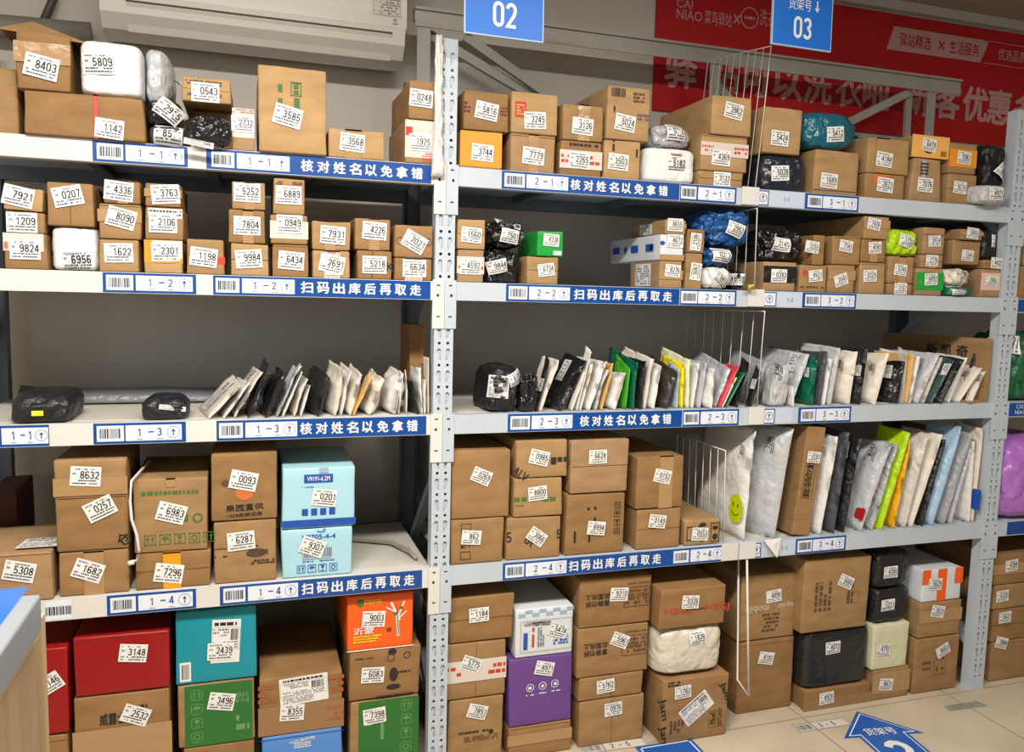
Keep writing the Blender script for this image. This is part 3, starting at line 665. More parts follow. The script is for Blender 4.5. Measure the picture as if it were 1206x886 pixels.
def M(key, sh, b, t, m, adj, th=0.02, w=0.17, yaw=14.0, d=0.016, code=None, lab=0.72, lh=0.036, by=None, flange=0.1, puff=0.5, wr=0.004, draw=None, name='mailer_bag', cat='mailer', sheet=True, side=1, bill=None, lu=0.5, curl=0.0, rise=0.0):
    """an upright mailer filed on a shelf: its near edge runs from image column b on the shelf up to image point t, its width goes back by yaw"""
    rnd = random.Random('m'+key); z0 = ZSH[sh[1]]+LIFT
    B = Vector((PX_at(b, z0, d), d, z0)); T = Vector(P(t[0], t[1], d)); L = (T-B).length; vd = (T-B)/L
    wv = Vector((-math.sin(R(yaw)), math.cos(R(yaw)), 0)); n = wv.cross(vd).normalized()
    if n.x > 0: n = -n
    sd = Vector((rnd.uniform(0, 50), rnd.uniform(0, 50), 3)); nu, nv = 10, 20
    if wr >= 0.004: rise += rnd.uniform(-0.008, 0.022); curl += rnd.choice((0, 0, .05, -.08)); wr *= 1.4
    def pt(u, v, s):
        e = max(0.0, 4*u*(1-u))**puff; bot = min(1, (v/0.12))**0.6 if v > 0 else 0.0; tp = 1.0
        if v > 1-flange: tp = 0.10
        elif v > 1-2.2*flange: tp = 0.10+0.9*((1-flange-v)/(1.2*flange))
        q = Vector((u*w, v*L, s*0.3))
        k = th/2*e*bot*tp*(0.8+0.35*noise.noise(q*16+sd))+0.0006
        wob = wr*(noise.noise(q*22+sd*0.7)+0.7*noise.noise(q*48+sd))*(0.4+0.6*v)
        off = n*(s*k+wob*0.7+curl*max(0, v-0.8)*L) if True else 0
        r = wv*(u*w*(1-0.05*math.sin(v*9+sd.x)*wr*40*0.1))+vd*(v*(L+rise*u)-0.006*abs(noise.noise(Vector((u*6, sd.y, 0))))*(v > 0.9))+off
        r.z = max(r.z, 0.0); return r
    w0, th0, yaw0 = w, th, yaw; found = False
    for kw, kt, dy in ((1, 1, 0), (1, .8, 0), (1, .8, -4), (1, .8, 4), (.8, .8, 0), (.8, .65, -5), (.8, .65, 5), (.6, .7, 0), (.6, .6, -8), (.6, .6, 8), (.45, .6, 0), (.45, .45, -8), (.45, .45, 8), (.3, .5, 0), (.3, .35, 0), (.3, .35, -10), (.3, .35, 10), (.2, .3, 0)):
        w, th, yaw = w0*kw, th0*kt, yaw0+dy
        wv = Vector((-math.sin(R(yaw)), math.cos(R(yaw)), 0)); n = wv.cross(vd).normalized()
        if n.x > 0: n = -n
        vs = []; fs = []
        for s in (1, -1):
            o0 = len(vs)
            for i in range(nu+1):
                for k in range(nv+1): vs.append(pt(i/nu, k/nv, s))
            for i in range(nu):
                for k in range(nv):
                    a = o0+i*(nv+1)+k; f = (a, a+1, a+nv+2, a+nv+1); fs.append(f if s == 1 else f[::-1])
        N = (nu+1)*(nv+1)
        rim = [i*(nv+1) for i in range(nu+1)]+[nu*(nv+1)+k for k in range(1, nv+1)]+[i*(nv+1)+nv for i in range(nu-1, -1, -1)]+[k for k in range(nv-1, 0, -1)]
        for i, a in enumerate(rim):
            c = rim[(i+1) % len(rim)]; fs.append((a, c, c+N, a+N))
        t_ = world_bvh(vs, fs, B)
        if not clash(t_): found = True; break
    OBST.append(t_)
    mb = MB(); mb.add(vs, fs, m, True); o = mb.build(name, None, B); tag(o, lab_text(adj, code, sh), cat, 'parcels '+LOC[sh])
    def frame(u0, v0):                                  # on the face towards the camera; a across, b up the mailer
        base = pt(u0, v0, 1); ex = max(pt(u0+du, v0+dv, 1).dot(n) for du in (-.09, 0, .09) for dv in (-.06, 0, .06))
        base = base+n*(ex-base.dot(n)+0.0009)
        return lambda a, bb, of=0.0: tuple(base-wv*a+vd*bb+n*of)
    if code and lab:
        f = frame(lu, lab); g = lambda a, b_, of: f(-b_, a, of)
        sticker_mesh(code, lh*1.5, lh, g, rnd, sheet=sheet).build('pickup_label', o)
    if bill:
        u0, v0, bw, bh = bill; f = frame(u0, v0); waybill_mesh(bw, bh, lambda a, b_, of: f(-b_, a, of), rnd).build('waybill', o)
    if draw: draw(o, frame, L, rnd)
    return o
# ------------------------------------------------------------------ wall things: air conditioner, pipe, banner, signs
ACW = mat('ac_plastic', (226, 221, 210), 0.35); ACD = mat('ac_shadow_gap', (92, 88, 82), 0.8)
ac = tag(empty('air_conditioner', (-0.47, WALL, 2.01)), 'long cream wall air conditioner with louvre above the top left shelf', 'air conditioner')
def acp(name, fn):
    q = MB(); fn(q); o = q.build(name, ac); o.location = (0.47, -WALL, -2.01); return o
acp('body', lambda q: (q.prism([(WALL-0.005, 2.06), (0.50, 2.035), (0.43, 2.05), (0.395, 2.085), (0.385, 2.13), (0.395, 2.34), (WALL-0.005, 2.36)], -0.885, -0.062, ACW)))
acp('front_panel', lambda q: q.prism([(0.384, 2.132), (0.392, 2.127), (0.40, 2.35), (0.384, 2.345)], -0.83, -0.058, ACW))
acp('louvre', lambda q: (q.prism([(0.389, 2.115), (0.386, 2.11), (0.428, 2.046), (0.434, 2.049)], -0.82, -0.10, ACW), q.prism([(0.387, 2.118), (0.385, 2.114), (0.388, 2.112), (0.390, 2.116)], -0.82, -0.10, ACD)))
def acl(q):
    f = lambda a, b: (-0.115+a, 0.3825, 2.185+b)
    quad_on(q, f, -0.045, -0.024, 0.04, 0.04, mat('ac_label', (216, 210, 200), 0.4)); g = lambda a, b: (-0.115+a, 0.3822, 2.185+b)
    outline_on(q, g, -0.043, -0.022, 0.038, 0.038, 0.0008, GREYINK); quad_on(q, g, -0.022, -0.022, -0.0212, 0.038, GREYINK); quad_on(q, g, 0.008, -0.022, 0.0088, 0.038, GREYINK)
    for k in range(4): quad_on(q, g, -0.043, -0.012+k*0.012, 0.038, -0.0114+k*0.012, GREYINK)
    bars_on(q, g, -0.02, -0.02, 0.036, 0.034, 7, GREYINK, random.Random(3), 0.6)
    ring_on(q, g, 0.022, -0.034, 0.0035, 0.005, INK, 12); bars_on(q, g, 0.014, -0.046, 0.03, -0.042, 1, INK, random.Random(2), 1)
acp('energy_label', acl)
q = MB(); q.tube([(-2.0, 0.52, 2.04), (-1.3, 0.52, 2.045), (-0.93, 0.54, 2.06)], 0.03, mat('pipe_lagging', (128, 122, 112), 0.6), 12); pi_ = q.build('insulated_pipe')
tag(pi_, 'grey lagged pipe running along the wall to the air conditioner', 'pipe')
q = MB(); q.tube([(-1.06, 0.55, 2.06), (-1.03, 0.57, 2.15), (-1.02, 0.58, 2.5)], 0.012, mat('dark_cable', (74, 70, 66), 0.5)); tag(q.build('cable'), 'dark cable rising up the wall above the lagged pipe', 'cable')

BANR = mat('banner_red', (196, 20, 28), 0.6, 'noise', scale=3, var=0.06); BANT = mat('banner_pale', (214, 168, 164), 0.6)
bx0, bx1, bz0, bz1 = P(770, 100, WALL-0.012)[0], 3.9, P(785, 131, WALL-0.012)[2], CEIL-0.045
q = MB(); q.box(bx0, WALL-0.012, bz0, bx1, WALL-0.001, bz1, BANR)
bf = lambda a, b, o=0.0: (a, WALL-0.0128-o, b)
def bt(txt, px0, py0, px1, py1, m=BANT, off=0.0, o=0.0, dz=0.0):
    a, b = P(px0, py0, WALL-0.013), P(px1, py1, WALL-0.013); n = len(txt); h = None
    text_on(q, txt, lambda x, z: bf(x, z, o), (a[0]+b[0])/2, (a[2]+b[2])/2+dz, bt.h, m, width=b[0]-a[0], off=off)
bt.h = 0.028; bt('CAI', 797, 4, 816, 5, off=0.0); bt.h = 0.034; bt('NIAO', 797, 17, 827, 19)
bt.h = 0.048; bt('菜鸟驿站', 830, 20, 862, 24); bt.h = 0.035; bt('×', 864, 22, 872, 23)
c_ = P(883, 21, WALL-0.013); ring_on(q, bf, c_[0], c_[2], 0.034, 0.038, BANT, 28); bars_on(q, bf, c_[0]-0.022, c_[2]-0.008, c_[0]+0.022, c_[2]+0.008, 1, BANT, random.Random(4), 1)
bt.h = 0.06; bt('洗衣', 895, 20, 914, 23)
bt.h = 0.165
chs = [('驿', 802, 90), ('站', 853, 95), ('可', 890, 99), ('以', 928, 102), ('洗', 963, 108), ('衣', 1000, 113), ('啦', 1032, 117), ('新', 1080, 115), ('客', 1116, 119), ('优', 1149, 122), ('惠', 1177, 127), ('多', 1208, 130)]
zt_ = [P(px, py, WALL-0.013)[2] for _, px, py in chs]; zm = sum(zt_[-5:-1])/4
for ch, px, py in chs:
    x = P(px, py, WALL-0.013)[0]; text_on(q, ch, bf, x, zm, 0.135, BANT, off=0.03, width=0.125)
a, b = P(1047, 50, WALL-0.013), P(1290, 90, WALL-0.013); zc = P(1100, 52, WALL-0.013)[2]
xm_ = P(1160, 60, WALL-0.013)[0]
q.add([bf(a[0]-0.01, zc-0.045), bf(xm_-0.02, zc-0.045), bf(xm_+0.02, zc+0.045), bf(a[0]+0.02, zc+0.045)], [(0, 1, 2, 3)], BANT)
quad_on(q, bf, xm_, zc-0.045, 3.3, zc-0.0425, BANT); quad_on(q, bf, xm_, zc+0.0425, 3.3, zc+0.045, BANT)
g_ = lambda x, z: bf(x, z, 0.0006)
text_on(q, '驿站精选', g_, (a[0]+P(1096, 50, WALL)[0])/2+0.02, zc, 0.05, BANR, off=0.01, width=0.155); text_on(q, '×', g_, P(1106, 50, WALL)[0], zc, 0.035, BANR); text_on(q, '生活服务', g_, P(1133, 55, WALL)[0], zc, 0.05, BANR, off=0.01, width=0.155)
text_on(q, '优选品质', bf, P(1187, 65, WALL)[0]+0.01, zc, 0.046, BANT, off=0.01, width=0.15)
tag(q.build('wall_banner'), 'wide red wall banner with pale Chinese lettering high on the wall', 'banner')

SIGNB = mat('sign_blue', (18, 108, 208), 0.4); SIGNE = mat('sign_edge', (180, 206, 232), 0.4)
def sign(num, px0, px1, pyb, Y, hgt, yaw, label):
    a, b = P(px0, pyb[0], Y), P(px1, pyb[1], Y); cx, w = (a[0]+b[0])/2, b[0]-a[0]; z0 = (a[2]+b[2])/2
    s = tag(empty('hanging_sign', (cx, Y, z0)), label, 'sign', 'hanging shelf number signs'); s.rotation_euler = (0, R(-0.8), R(yaw))
    q = MB(); q.box(-w/2, 0, 0, w/2, 0.006, hgt, SIGNE); f = lambda a, b: (a, -0.0006, b)
    quad_on(q, f, -w/2+0.003, 0.003, w/2-0.003, hgt-0.003, SIGNB); g = lambda a, b: (a, -0.0012, b)
    text_on(q, num, g, 0, w*0.26, w*0.29, WPRINT, off=0.015, width=w*0.30)
    text_on(q, '货架号', g, -w*0.06, w*0.56, w*0.15, WPRINT, width=w*0.38); text_on(q, '↓', g, w*0.23, w*0.56, w*0.15, WPRINT)
    bars_on(q, g, -w*0.42, w*0.84, -w*0.1, w*0.88, 1, WPRINT, random.Random(2), 1)
    q.build('sign_board', s)
    for x in (-w*0.35, w*0.35):
        q = MB(); q.tube([(x, 0.003, hgt), (x, 0.003, CEIL-z0-0.002)], 0.0015, WIREM, 6); q.build('hanging_wire', s)
sign('02', 546, 641, (41, 48), -0.1, 0.26, 3, 'blue hanging sign numbered 02 above the middle post')
sign('03', 907, 980, (53, 60), -0.1, 0.25, 3, 'blue hanging sign numbered 03 in front of the red banner')

# ------------------------------------------------------------------ floor markings
ARB = mat('floor_sticker_blue', (24, 92, 178), 0.35)
def PF(px, py): return PZ(px, py, 0.0)
tip, l1, r1 = PF(1006, 836), PF(1000, 872), PF(1090, 855)
q = MB()
T_ = np.array([1.40, 0.0, 0]); ax = PF(1062, 886)-PF(1012, 842); ax = ax/np.linalg.norm(ax); nx = np.array([-ax[1], ax[0], 0])
def arrow(m, sc, z):
    pts = []
    o = PF(1012, 841)+ax*0.06
    for (a, b) in ((-0.06*sc, 0), (0.115+0.0*sc, 0.155*sc), (0.115*1.0, 0.085*sc), (0.62*sc, 0.085*sc), (0.62*sc, -0.085*sc), (0.115, -0.085*sc), (0.115, -0.155*sc)):
        v = o+ax*a+nx*b; pts.append((v[0], v[1], z))
    q.add(pts, [(0, 1, 2, 5, 6), (2, 3, 4, 5)], m)
fo = PF(1012, 841)+ax*0.06
def ff(a, b, z=0.0026):
    v = fo+nx*a+ax*(-b); return (v[0], v[1], z)
def arrow2(m, k, z):
    pts = [(0, 0.075-k*1.5), (0.138-k*2.2, -0.075+k), (0.085-k, -0.075+k), (0.085-k, -0.60+k), (-0.085+k, -0.60+k), (-0.085+k, -0.075+k), (-0.138+k*2.2, -0.075+k)]
    q.add([ff(a, b, z) for a, b in pts], [(0, 1, 2, 5, 6), (2, 3, 4, 5)], m)
arrow2(ARB, 0, 0.0008); arrow2(WPRINT, 0.010, 0.0012); arrow2(ARB, 0.014, 0.0016)
text_on(q, '货架号', lambda a, b: ff(a, b), 0, -0.052, 0.04, WPRINT, width=0.105, off=0.01); text_on(q, '3', lambda a, b: ff(a, b), 0, -0.19, 0.17, WPRINT, off=0.03)
tag(q.build('floor_arrow'), 'blue floor arrow sticker with white 3 pointing at the shelves', 'floor sticker')
def floor_tag(a0, a1, txt, label, w=0.045):
    A, B = PF(*a0), PF(*a1); u = (B-A); L = np.linalg.norm(u); u = u/L; n = np.array([-u[1], u[0], 0]); rnd = random.Random(5)
    f = lambda a, b, z=0.001: tuple(A+u*a+n*b+np.array([0, 0, z])); g = lambda a, b: f(a, b, 0.0016)
    q = MB(); quad_on(q, f, 0, -w/2, L, w/2, mat('worn_sticker', (214, 206, 190), 0.5)); barcode_on(q, g, L*0.04, -w*0.3, L*0.3, w*0.3, GREYINK, rnd)
    outline_on(q, g, L*0.01, -w*0.48, L*0.34, w*0.48, 0.002, GREYINK); outline_on(q, g, L*0.35, -w*0.48, L*0.99, w*0.48, 0.002, GREYINK)
    text_on(q, txt, g, L*0.6, 0, w*0.5, TAGINK, width=L*0.3); tag(q.build('floor_label'), label, 'floor sticker')
floor_tag((936, 859), (998, 850), '3 - 5', 'worn pale floor label with barcode left of the blue arrow')
floor_tag((684, 884), (760, 874), '2 - 5', 'white floor label 2-5 with barcode in front of the tall brown boxes')
q = MB(); v = [PF(x, y) for x, y in ((1112, 832), (1150, 826), (1164, 832), (1118, 838))]; q.add([(a[0], a[1], 0.0008) for a in v], [(0, 1, 2, 3)], mat('torn_sticker_grey', (150, 146, 134), 0.7)); bars_on(q, lambda a, b: (a, b, 0.0012), v[0][0], v[3][1], v[1][0], v[0][1], 3, GREYINK, random.Random(2), .6)
tag(q.build('floor_label'), 'torn grey floor label remnant by the foot of the right post', 'floor sticker')
q = MB(); A = PF(752, 881); q.box(A[0]-0.01, A[1]-0.30, 0.0004, A[0]+0.18, A[1]+0.005, 0.0012, ARB); g = lambda a, b: (A[0]+0.085+a, A[1]-0.15+b, 0.0016)
outline_on(q, g, -0.085, -0.14, 0.085, 0.145, 0.005, WPRINT); text_on(q, '2', g, 0, -0.03, 0.12, WPRINT, off=0.03)
tag(q.build('floor_arrow'), 'blue floor sticker corner in front of the taped printed carton', 'floor sticker')

# ------------------------------------------------------------------ counter with a touch terminal, near left
WOOD = mat('pale_wood_panel', (160, 134, 98), 0.5, 'wood'); WOODE = mat('wood_edge', (182, 156, 116), 0.5)
ct = tag(empty('counter', (-1.1, -1.3, 0)), 'pale wood counter cabinet at the near left corner', 'counter')
def cp(name, x0, y0, z0, x1, y1, z1, m):
    q = MB(); q.box(x0, y0, z0, x1, y1, z1, m); o = q.build(name, ct); o.location = (1.1, 1.3, 0); return o
cp('side_panel', -0.772, -1.60, 0, -0.753, -1.012, 0.925, WOOD); cp('back_panel', -1.45, -1.012, 0, -0.751, -0.996, 0.945, WOODE)
cp('side_panel', -1.45, -1.60, 0, -1.432, -1.012, 0.925, WOOD); cp('top_panel', -1.45, -1.60, 0.925, -0.753, -1.012, 0.943, WOODE); cp('bottom_panel', -1.432, -1.6, 0.05, -0.772, -1.012, 0.068, WOOD)
tm = tag(empty('touch_terminal', (-1.0, -1.25, 0.944)), 'grey framed touch terminal with lit blue screen lying on the wood counter', 'terminal')
q = MB(); tx = lambda v: (v[0], v[1], v[2])
q.box(-0.30, -0.22, 0.0, 0.258, 0.20, 0.045, mat('terminal_grey', (128, 132, 138), 0.35)); bez = q.build('bezel', tm)
md = bez.modifiers.new('soft', 'BEVEL'); md.width = 0.004; md.segments = 3
SCR = bpy.data.materials.new('lit_screen'); SCR.use_nodes = True; n_ = SCR.node_tree.nodes['Principled BSDF']; n_.inputs['Base Color'].default_value = (0.01, 0.05, 0.2, 1); n_.inputs['Emission Color'].default_value = (0.008, 0.16, 0.85, 1); n_.inputs['Emission Strength'].default_value = 0.9; n_.inputs['Roughness'].default_value = 0.15
q = MB(); sc_ = PZ(33, 692, 0.99); q.box(-0.27, -0.21, 0.0452, sc_[0]+1.0, sc_[1]+1.25, 0.0462, SCR); q.build('screen', tm)

# ------------------------------------------------------------------ draws
def D(*ops):
    def fn(mb, F, w, h, rnd):
        for i, o in enumerate(ops):
            G_ = lambda a, b, k=i: (lambda t: (t[0], t[1]-0.00012*k, t[2]))(F(a, b))
            k = o[0]; U = lambda u: (u-0.5)*w; V = lambda v: v*h
            if k == 'r': quad_on(mb, G_, U(o[1]), V(o[2]), U(o[3]), V(o[4]), o[5], R(o[6]) if len(o) > 6 else 0)
            elif k == 't': text_on(mb, o[1], G_, U(o[2]), V(o[3]), o[4]*h, o[5], R(o[6]) if len(o) > 6 else 0, off=0.015, width=o[7]*w if len(o) > 7 else None)
            elif k == 'b': bars_on(mb, G_, U(o[1]), V(o[2]), U(o[3]), V(o[4]), o[5], o[6], rnd, 0.85)
            elif k == 'bv':
                c = (lambda a, b: G_(-b, a)); bars_on(mb, (lambda a, b: G_(U(o[1])+(U(o[3])-U(o[1]))*b, V(o[2])+(V(o[4])-V(o[2]))*a)), 0, 0, 1, 1, o[5], o[6], rnd, 0.85)
            elif k == 'o': outline_on(mb, G_, U(o[1]), V(o[2]), U(o[3]), V(o[4]), o[5], o[6])
            elif k == 'bc': barcode_on(mb, G_, U(o[1]), V(o[2]), U(o[3]), V(o[4]), o[5], rnd)
            elif k == 'ring': ring_on(mb, G_, U(o[1]), V(o[2]), o[3], o[4], o[5])
            elif k == 'd': disc_on(mb, G_, U(o[1]), V(o[2]), o[3], o[4], o[5])
            elif k == 'ic':      # row of framed handling icons
                _, u, v, sz, n, m, vert = o
                for j in range(n):
                    cx, cy = (U(u), V(v)-j*sz*1.35) if vert else (U(u)+j*sz*1.3, V(v))
                    outline_on(mb, G_, cx-sz/2, cy-sz/2, cx+sz/2, cy+sz/2, sz*0.07, m)
                    g = '↑☂♥♻'[j % 4]
                    if g == '↑':
                        for dx in (-.2, .2):
                            quad_on(mb, G_, cx+dx*sz-sz*.05, cy-sz*.3, cx+dx*sz+sz*.05, cy+sz*.1, m); mb.add([G_(cx+dx*sz-sz*.15, cy+sz*.08), G_(cx+dx*sz+sz*.15, cy+sz*.08), G_(cx+dx*sz, cy+sz*.33)], [(0, 1, 2)], m)
                    elif g == '☂':
                        mb.add([G_(cx+math.cos(a*math.pi/8)*sz*.34, cy+math.sin(a*math.pi/8)*sz*.3) for a in range(9)], [tuple(range(9))], m); quad_on(mb, G_, cx-sz*.03, cy-sz*.32, cx+sz*.03, cy, m)
                    elif g == '♥':
                        mb.add([G_(cx-sz*.22, cy+sz*.34), G_(cx+sz*.22, cy+sz*.34), G_(cx+sz*.14, cy), G_(cx-sz*.14, cy)], [(0, 1, 2, 3)], m); quad_on(mb, G_, cx-sz*.03, cy-sz*.3, cx+sz*.03, cy, m); quad_on(mb, G_, cx-sz*.18, cy-sz*.34, cx+sz*.18, cy-sz*.27, m)
                    else: ring_on(mb, G_, cx, cy, sz*.2, sz*.3, m, 12)
    return fn

# ---- top left shelf
C('edge', '11', (-60, 76, 22, 157), d=0.03, adj='plain brown carton cut by the left photo edge')
C('1142', '11', (26, 110, 172, 160), (129, 152), code='1142', d=-0.012, dep=0.3, dent=0.006, rot=-5, adj='creased long carton with a red strap', lw=0.06, tape=[(0.57, 0.0, 0.6, 1.0, mat('red_strap', (214, 60, 52), 0.4))])
b_ = C('8403', '11', (5, 36, 83, 104), (49, 79), on='1142', code='8403', d=-0.004, dep=0.3, dent=0.008, rot=-11, adj='battered carton with lifted top flaps', lw=0.068)
q = MB(); q.add([(-0.085, 0.01, 0.0), (0.085, 0.01, -0.012), (0.09, 0.27, -0.006), (-0.085, 0.27, 0.0), (-0.03, 0.06, 0.034), (-0.015, 0.25, 0.036)], [(0, 4, 5, 3), (1, 2, 5, 4), (0, 1, 4), (3, 5, 2)], KR[1]); fl = q.build('top_flap', b_, (0, 0.0, TOP['8403']-TOP['1142'])); md = fl.modifiers.new('board', 'SOLIDIFY'); md.thickness = 0.003
G('5809', '11', (92, 47, 167, 109), (116, 75), on='1142', code='5809', d=-0.01, dep=0.17, m=FOAM, p=7, wr=.012, rot=4, adj='boxy white film wrapped parcel', lw=0.066, sheet=True)
G('greybag', '11', (169, 54, 202, 110), on='1142', d=0.03, dep=0.2, m=LGREY, p=6, wr=0.035, taper=('R', 0.4), adj='grey film parcel with a gathered end', flap=(202, 84, 0.05, 0.05, -20, LGREY))
G('8571', '11', (166, 146, 222, 176), (198, 159), code='8571', d=-0.02, dep=0.15, m=CHAR, p=4, wr=.045, rot=-4, adj='grey film bag under two black bags', lw=0.062)
G('2915', '11', (169, 114, 213, 148), (199, 131), on='8571', code='2915', d=-0.01, dep=0.15, m=BLACKP, p=4, wr=.045, rot=-35, adj='small black bag with a tilted sticker', lw=0.06)
C('under0543', '11', (216, 131, 292, 176), d=0.10, dep=0.25, adj='shaded carton carrying the carton numbered 0543')
C('0543', '11', (213, 91, 273, 132), (242, 109), on='under0543', code='0543', d=0.012, dep=0.3, draw=D(('b', .12, .22, .8, .36, 2, BPRINT), ('b', .1, .66, .8, .86, 2, BPRINT), ('r', .02, .49, .98, .5, SEAM)), adj='carton with black characters', lw=0.062)
G('shiny', '11', (205, 132, 273, 177), d=-0.045, dep=0.12, m=BLACKP, p=3.6, wr=0.18, taper=('L', 0.3), adj='shiny crumpled black bag in front of the 0543 carton', bill=(234, 169, 0.065, 0.014, -8))
C('2732', '11', (273, 128, 300, 177), (286, 146), code='2732', d=0.0, dep=0.2, adj='narrow carton in pink printed wrap', m=KR[4], draw=D(('r', .02, .3, .98, 1.0, WTAPE), ('b', .05, .88, .95, .99, 2, RPRINT)), lw=0.052)
C('3585', '11', (303, 78, 386, 180), (339, 137), code='3585', d=-0.012, dep=0.26, dent=0.004, m=KR[6], rot=-13, adj='big pale carton with green lettering', draw=D(('bv', .27, .38, .37, .78, 1, GPRINT), ('o', .47, .66, .62, .82, .002, GPRINT), ('bv', .49, .2, .62, .64, 1, GPRINT), ('bv', .49, .68, .6, .8, 1, GPRINT)), lw=0.066)
C('3568', '11', (386, 153, 454, 188), (415, 168), code='3568', d=0.0, dep=0.26, adj='low plain carton', rot=-4, lw=0.061)
C('1925', '11', (477, 141, 513, 194), (495, 168), code='1925', d=-0.004, dep=0.26, adj='carton in crackled clear wrap with red print', m=KR[4], draw=D(('r', .0, .12, 1, .98, WTAPE), ('r', .02, .62, .25, .82, RPRINT), ('b', .6, .02, .98, .25, 4, RPRINT)), lw=0.058)
C('0248', '11', (481, 94, 514, 142), (496, 116), on='1925', code='0248', d=-0.006, dep=0.27, adj='dented carton', dent=0.005, lw=0.06, rot=-3)
fw = MB()
for i in range(15):
    pass
vsb = []; nbx, nbz = 6, 22
for i in range(nbx+1):
    for k in range(nbz+1):
        u, v = i/nbx, k/nbz; wv_ = 0.024-0.004*v+0.012*max(0, .25-v)*4
        vsb.append((-0.046+(u-0.5)*wv_+0.004*noise.noise(Vector((0, v*9, 4))), -0.014-0.012*noise.noise(Vector((u*5, v*14, 1)))-0.005*math.sin(u*3.14), S1-0.03+v*0.35))
fw.add(vsb, [(i*(nbz+1)+k, i*(nbz+1)+k+1, (i+1)*(nbz+1)+k+1, (i+1)*(nbz+1)+k) for i in range(nbx) for k in range(nbz)], mat('bubble_film', (232, 228, 222), 0.3, 'poly', alpha=0.8), True)
o_ = fw.build('bubble_wrap'); md = o_.modifiers.new('film', 'SOLIDIFY'); md.thickness = 0.003; tag(o_, 'crumpled strip of white bubble wrap hanging against the middle post', 'bubble wrap')

# ---- second left shelf
e = dict(dep=0.22)
WL = lambda u0, v0, u1, v1: D(('r', u0, v0, u1, v1, WTAPE))
C('9824', '12', (4, 275, 57, 316), (30, 294), code='9824', draw=D(('r', 0, .5, .9, 1, WTAPE), ('r', .02, .55, .1, .75, OPRINT)), adj='bottom left carton with a pale paper band', **e)
C('1209', '12', (6, 250, 54, 274), (26, 262), on='9824', code='1209', adj='flat carton', **e)
C('7921', '12', (3, 223, 51, 249), (21, 233), on='1209', code='7921', adj='crooked flat carton on top of its stack', rot=-9, ry=2.5, **e)
G('6956', '12', (58, 266, 115, 318), (91, 307), code='6956', m=FOAM, p=7, wr=0.0225, dep=0.2, rot=3, adj='white film wrapped box', sheet=False, lw=0.066)
C('0207', '12', (54, 215, 111, 266), (80, 231), on='6956', code='0207', rot=13, adj='carton stacked on the white wrapped box', **e)
C('1622', '12', (115, 282, 165, 319), (140, 298), code='1622', rot=2, adj='bottom carton', **e)
C('8090', '12', (114, 240, 167, 282), (143, 257), on='1622', code='8090', rot=-14, adj='middle carton', **e)
C('4336', '12', (121, 212, 166, 239), (140, 225), on='8090', code='4336', rot=-5, adj='top carton', **e)
C('2301', '12', (169, 283, 216, 321), (195, 297), code='2301', draw=D(('r', .02, .3, .98, 1, ORANGEP), ('r', .22, .45, .98, .99, WTAPE)), adj='carton with amber and white wrapping', rot=2, **e)
C('2106L', '12', (170, 244, 217, 283), (192, 263), on='2301', code='2106', draw=D(('r', .1, .66, .95, .95, PAPER), ('b', .12, .72, .93, .92, 2, INK)), adj='carton with a printed paper strip', **e)
C('3763', '12', (170, 216, 214, 243), (195, 229), on='2106L', code='3763', rot=5, adj='top carton', **e)
C('1198', '12', (219, 282, 265, 322), (240, 303), code='1198', rot=-6, draw=D(('r', .8, .3, 1, .5, RPRINT),), adj='single carton with a red mark', **e)
C('9984', '12', (271, 287, 318, 325), (293, 305), code='9984', rot=5, adj='bottom carton', **e)
C('7804', '12', (268, 247, 313, 287), (291, 266), on='9984', code='7804', adj='middle carton', **e)
C('5252', '12', (272, 214, 313, 247), (291, 227), on='7804', code='5252', adj='top carton', **e)
C('6434', '12', (320, 288, 364, 326), (343, 307), code='6434', rot=-4, adj='bottom carton', **e)
C('0949', '12', (318, 253, 363, 289), (341, 264), on='6434', code='0949', draw=D(('r', 0, .18, 1, .78, WTAPE)), adj='pale banded carton', **e)
C('6889', '12', (321, 210, 360, 252), (340, 230), on='0949', code='6889', adj='tall top carton', draw=D(('b', .1, .8, .3, .92, 2, BROWNINK), ('b', .6, .82, .9, .92, 2, BROWNINK)), **e)
C('2691', '12', (367, 295, 413, 327), (391, 311), code='2691', rot=-11, tape=(.32, 0, .72, 1, WTAPE), adj='low carton with red tape', **e)
C('7931', '12', (367, 260, 414, 296), (392, 277), on='2691', code='7931', rot=-3, adj='upper carton', dent=.004, **e)
C('5218', '12', (420, 295, 462, 328), (441, 312), code='5218', draw=D(('r', .42, 0, .45, 1, SEAM), ('t', 'K', .95, .45, .3, BPRINT)), adj='low seamed carton', **e)
C('4226', '12', (417, 257, 461, 294), (441, 272), on='5218', code='4226', rot=-3, adj='upper carton', **e)
C('6634', '12', (464, 304, 510, 330), (488, 316), code='6634', tape=(.28, 0, .72, 1, WTAPE), adj='low carton with white and red tape', **e)
C('7021', '12', (464, 265, 511, 304), (488, 285), on='6634', code='7021', rot=-28, adj='upper carton', draw=D(('ring', .14, .5, .008, .0095, BROWNINK), ('ring', .86, .5, .008, .0095, BROWNINK)), **e)

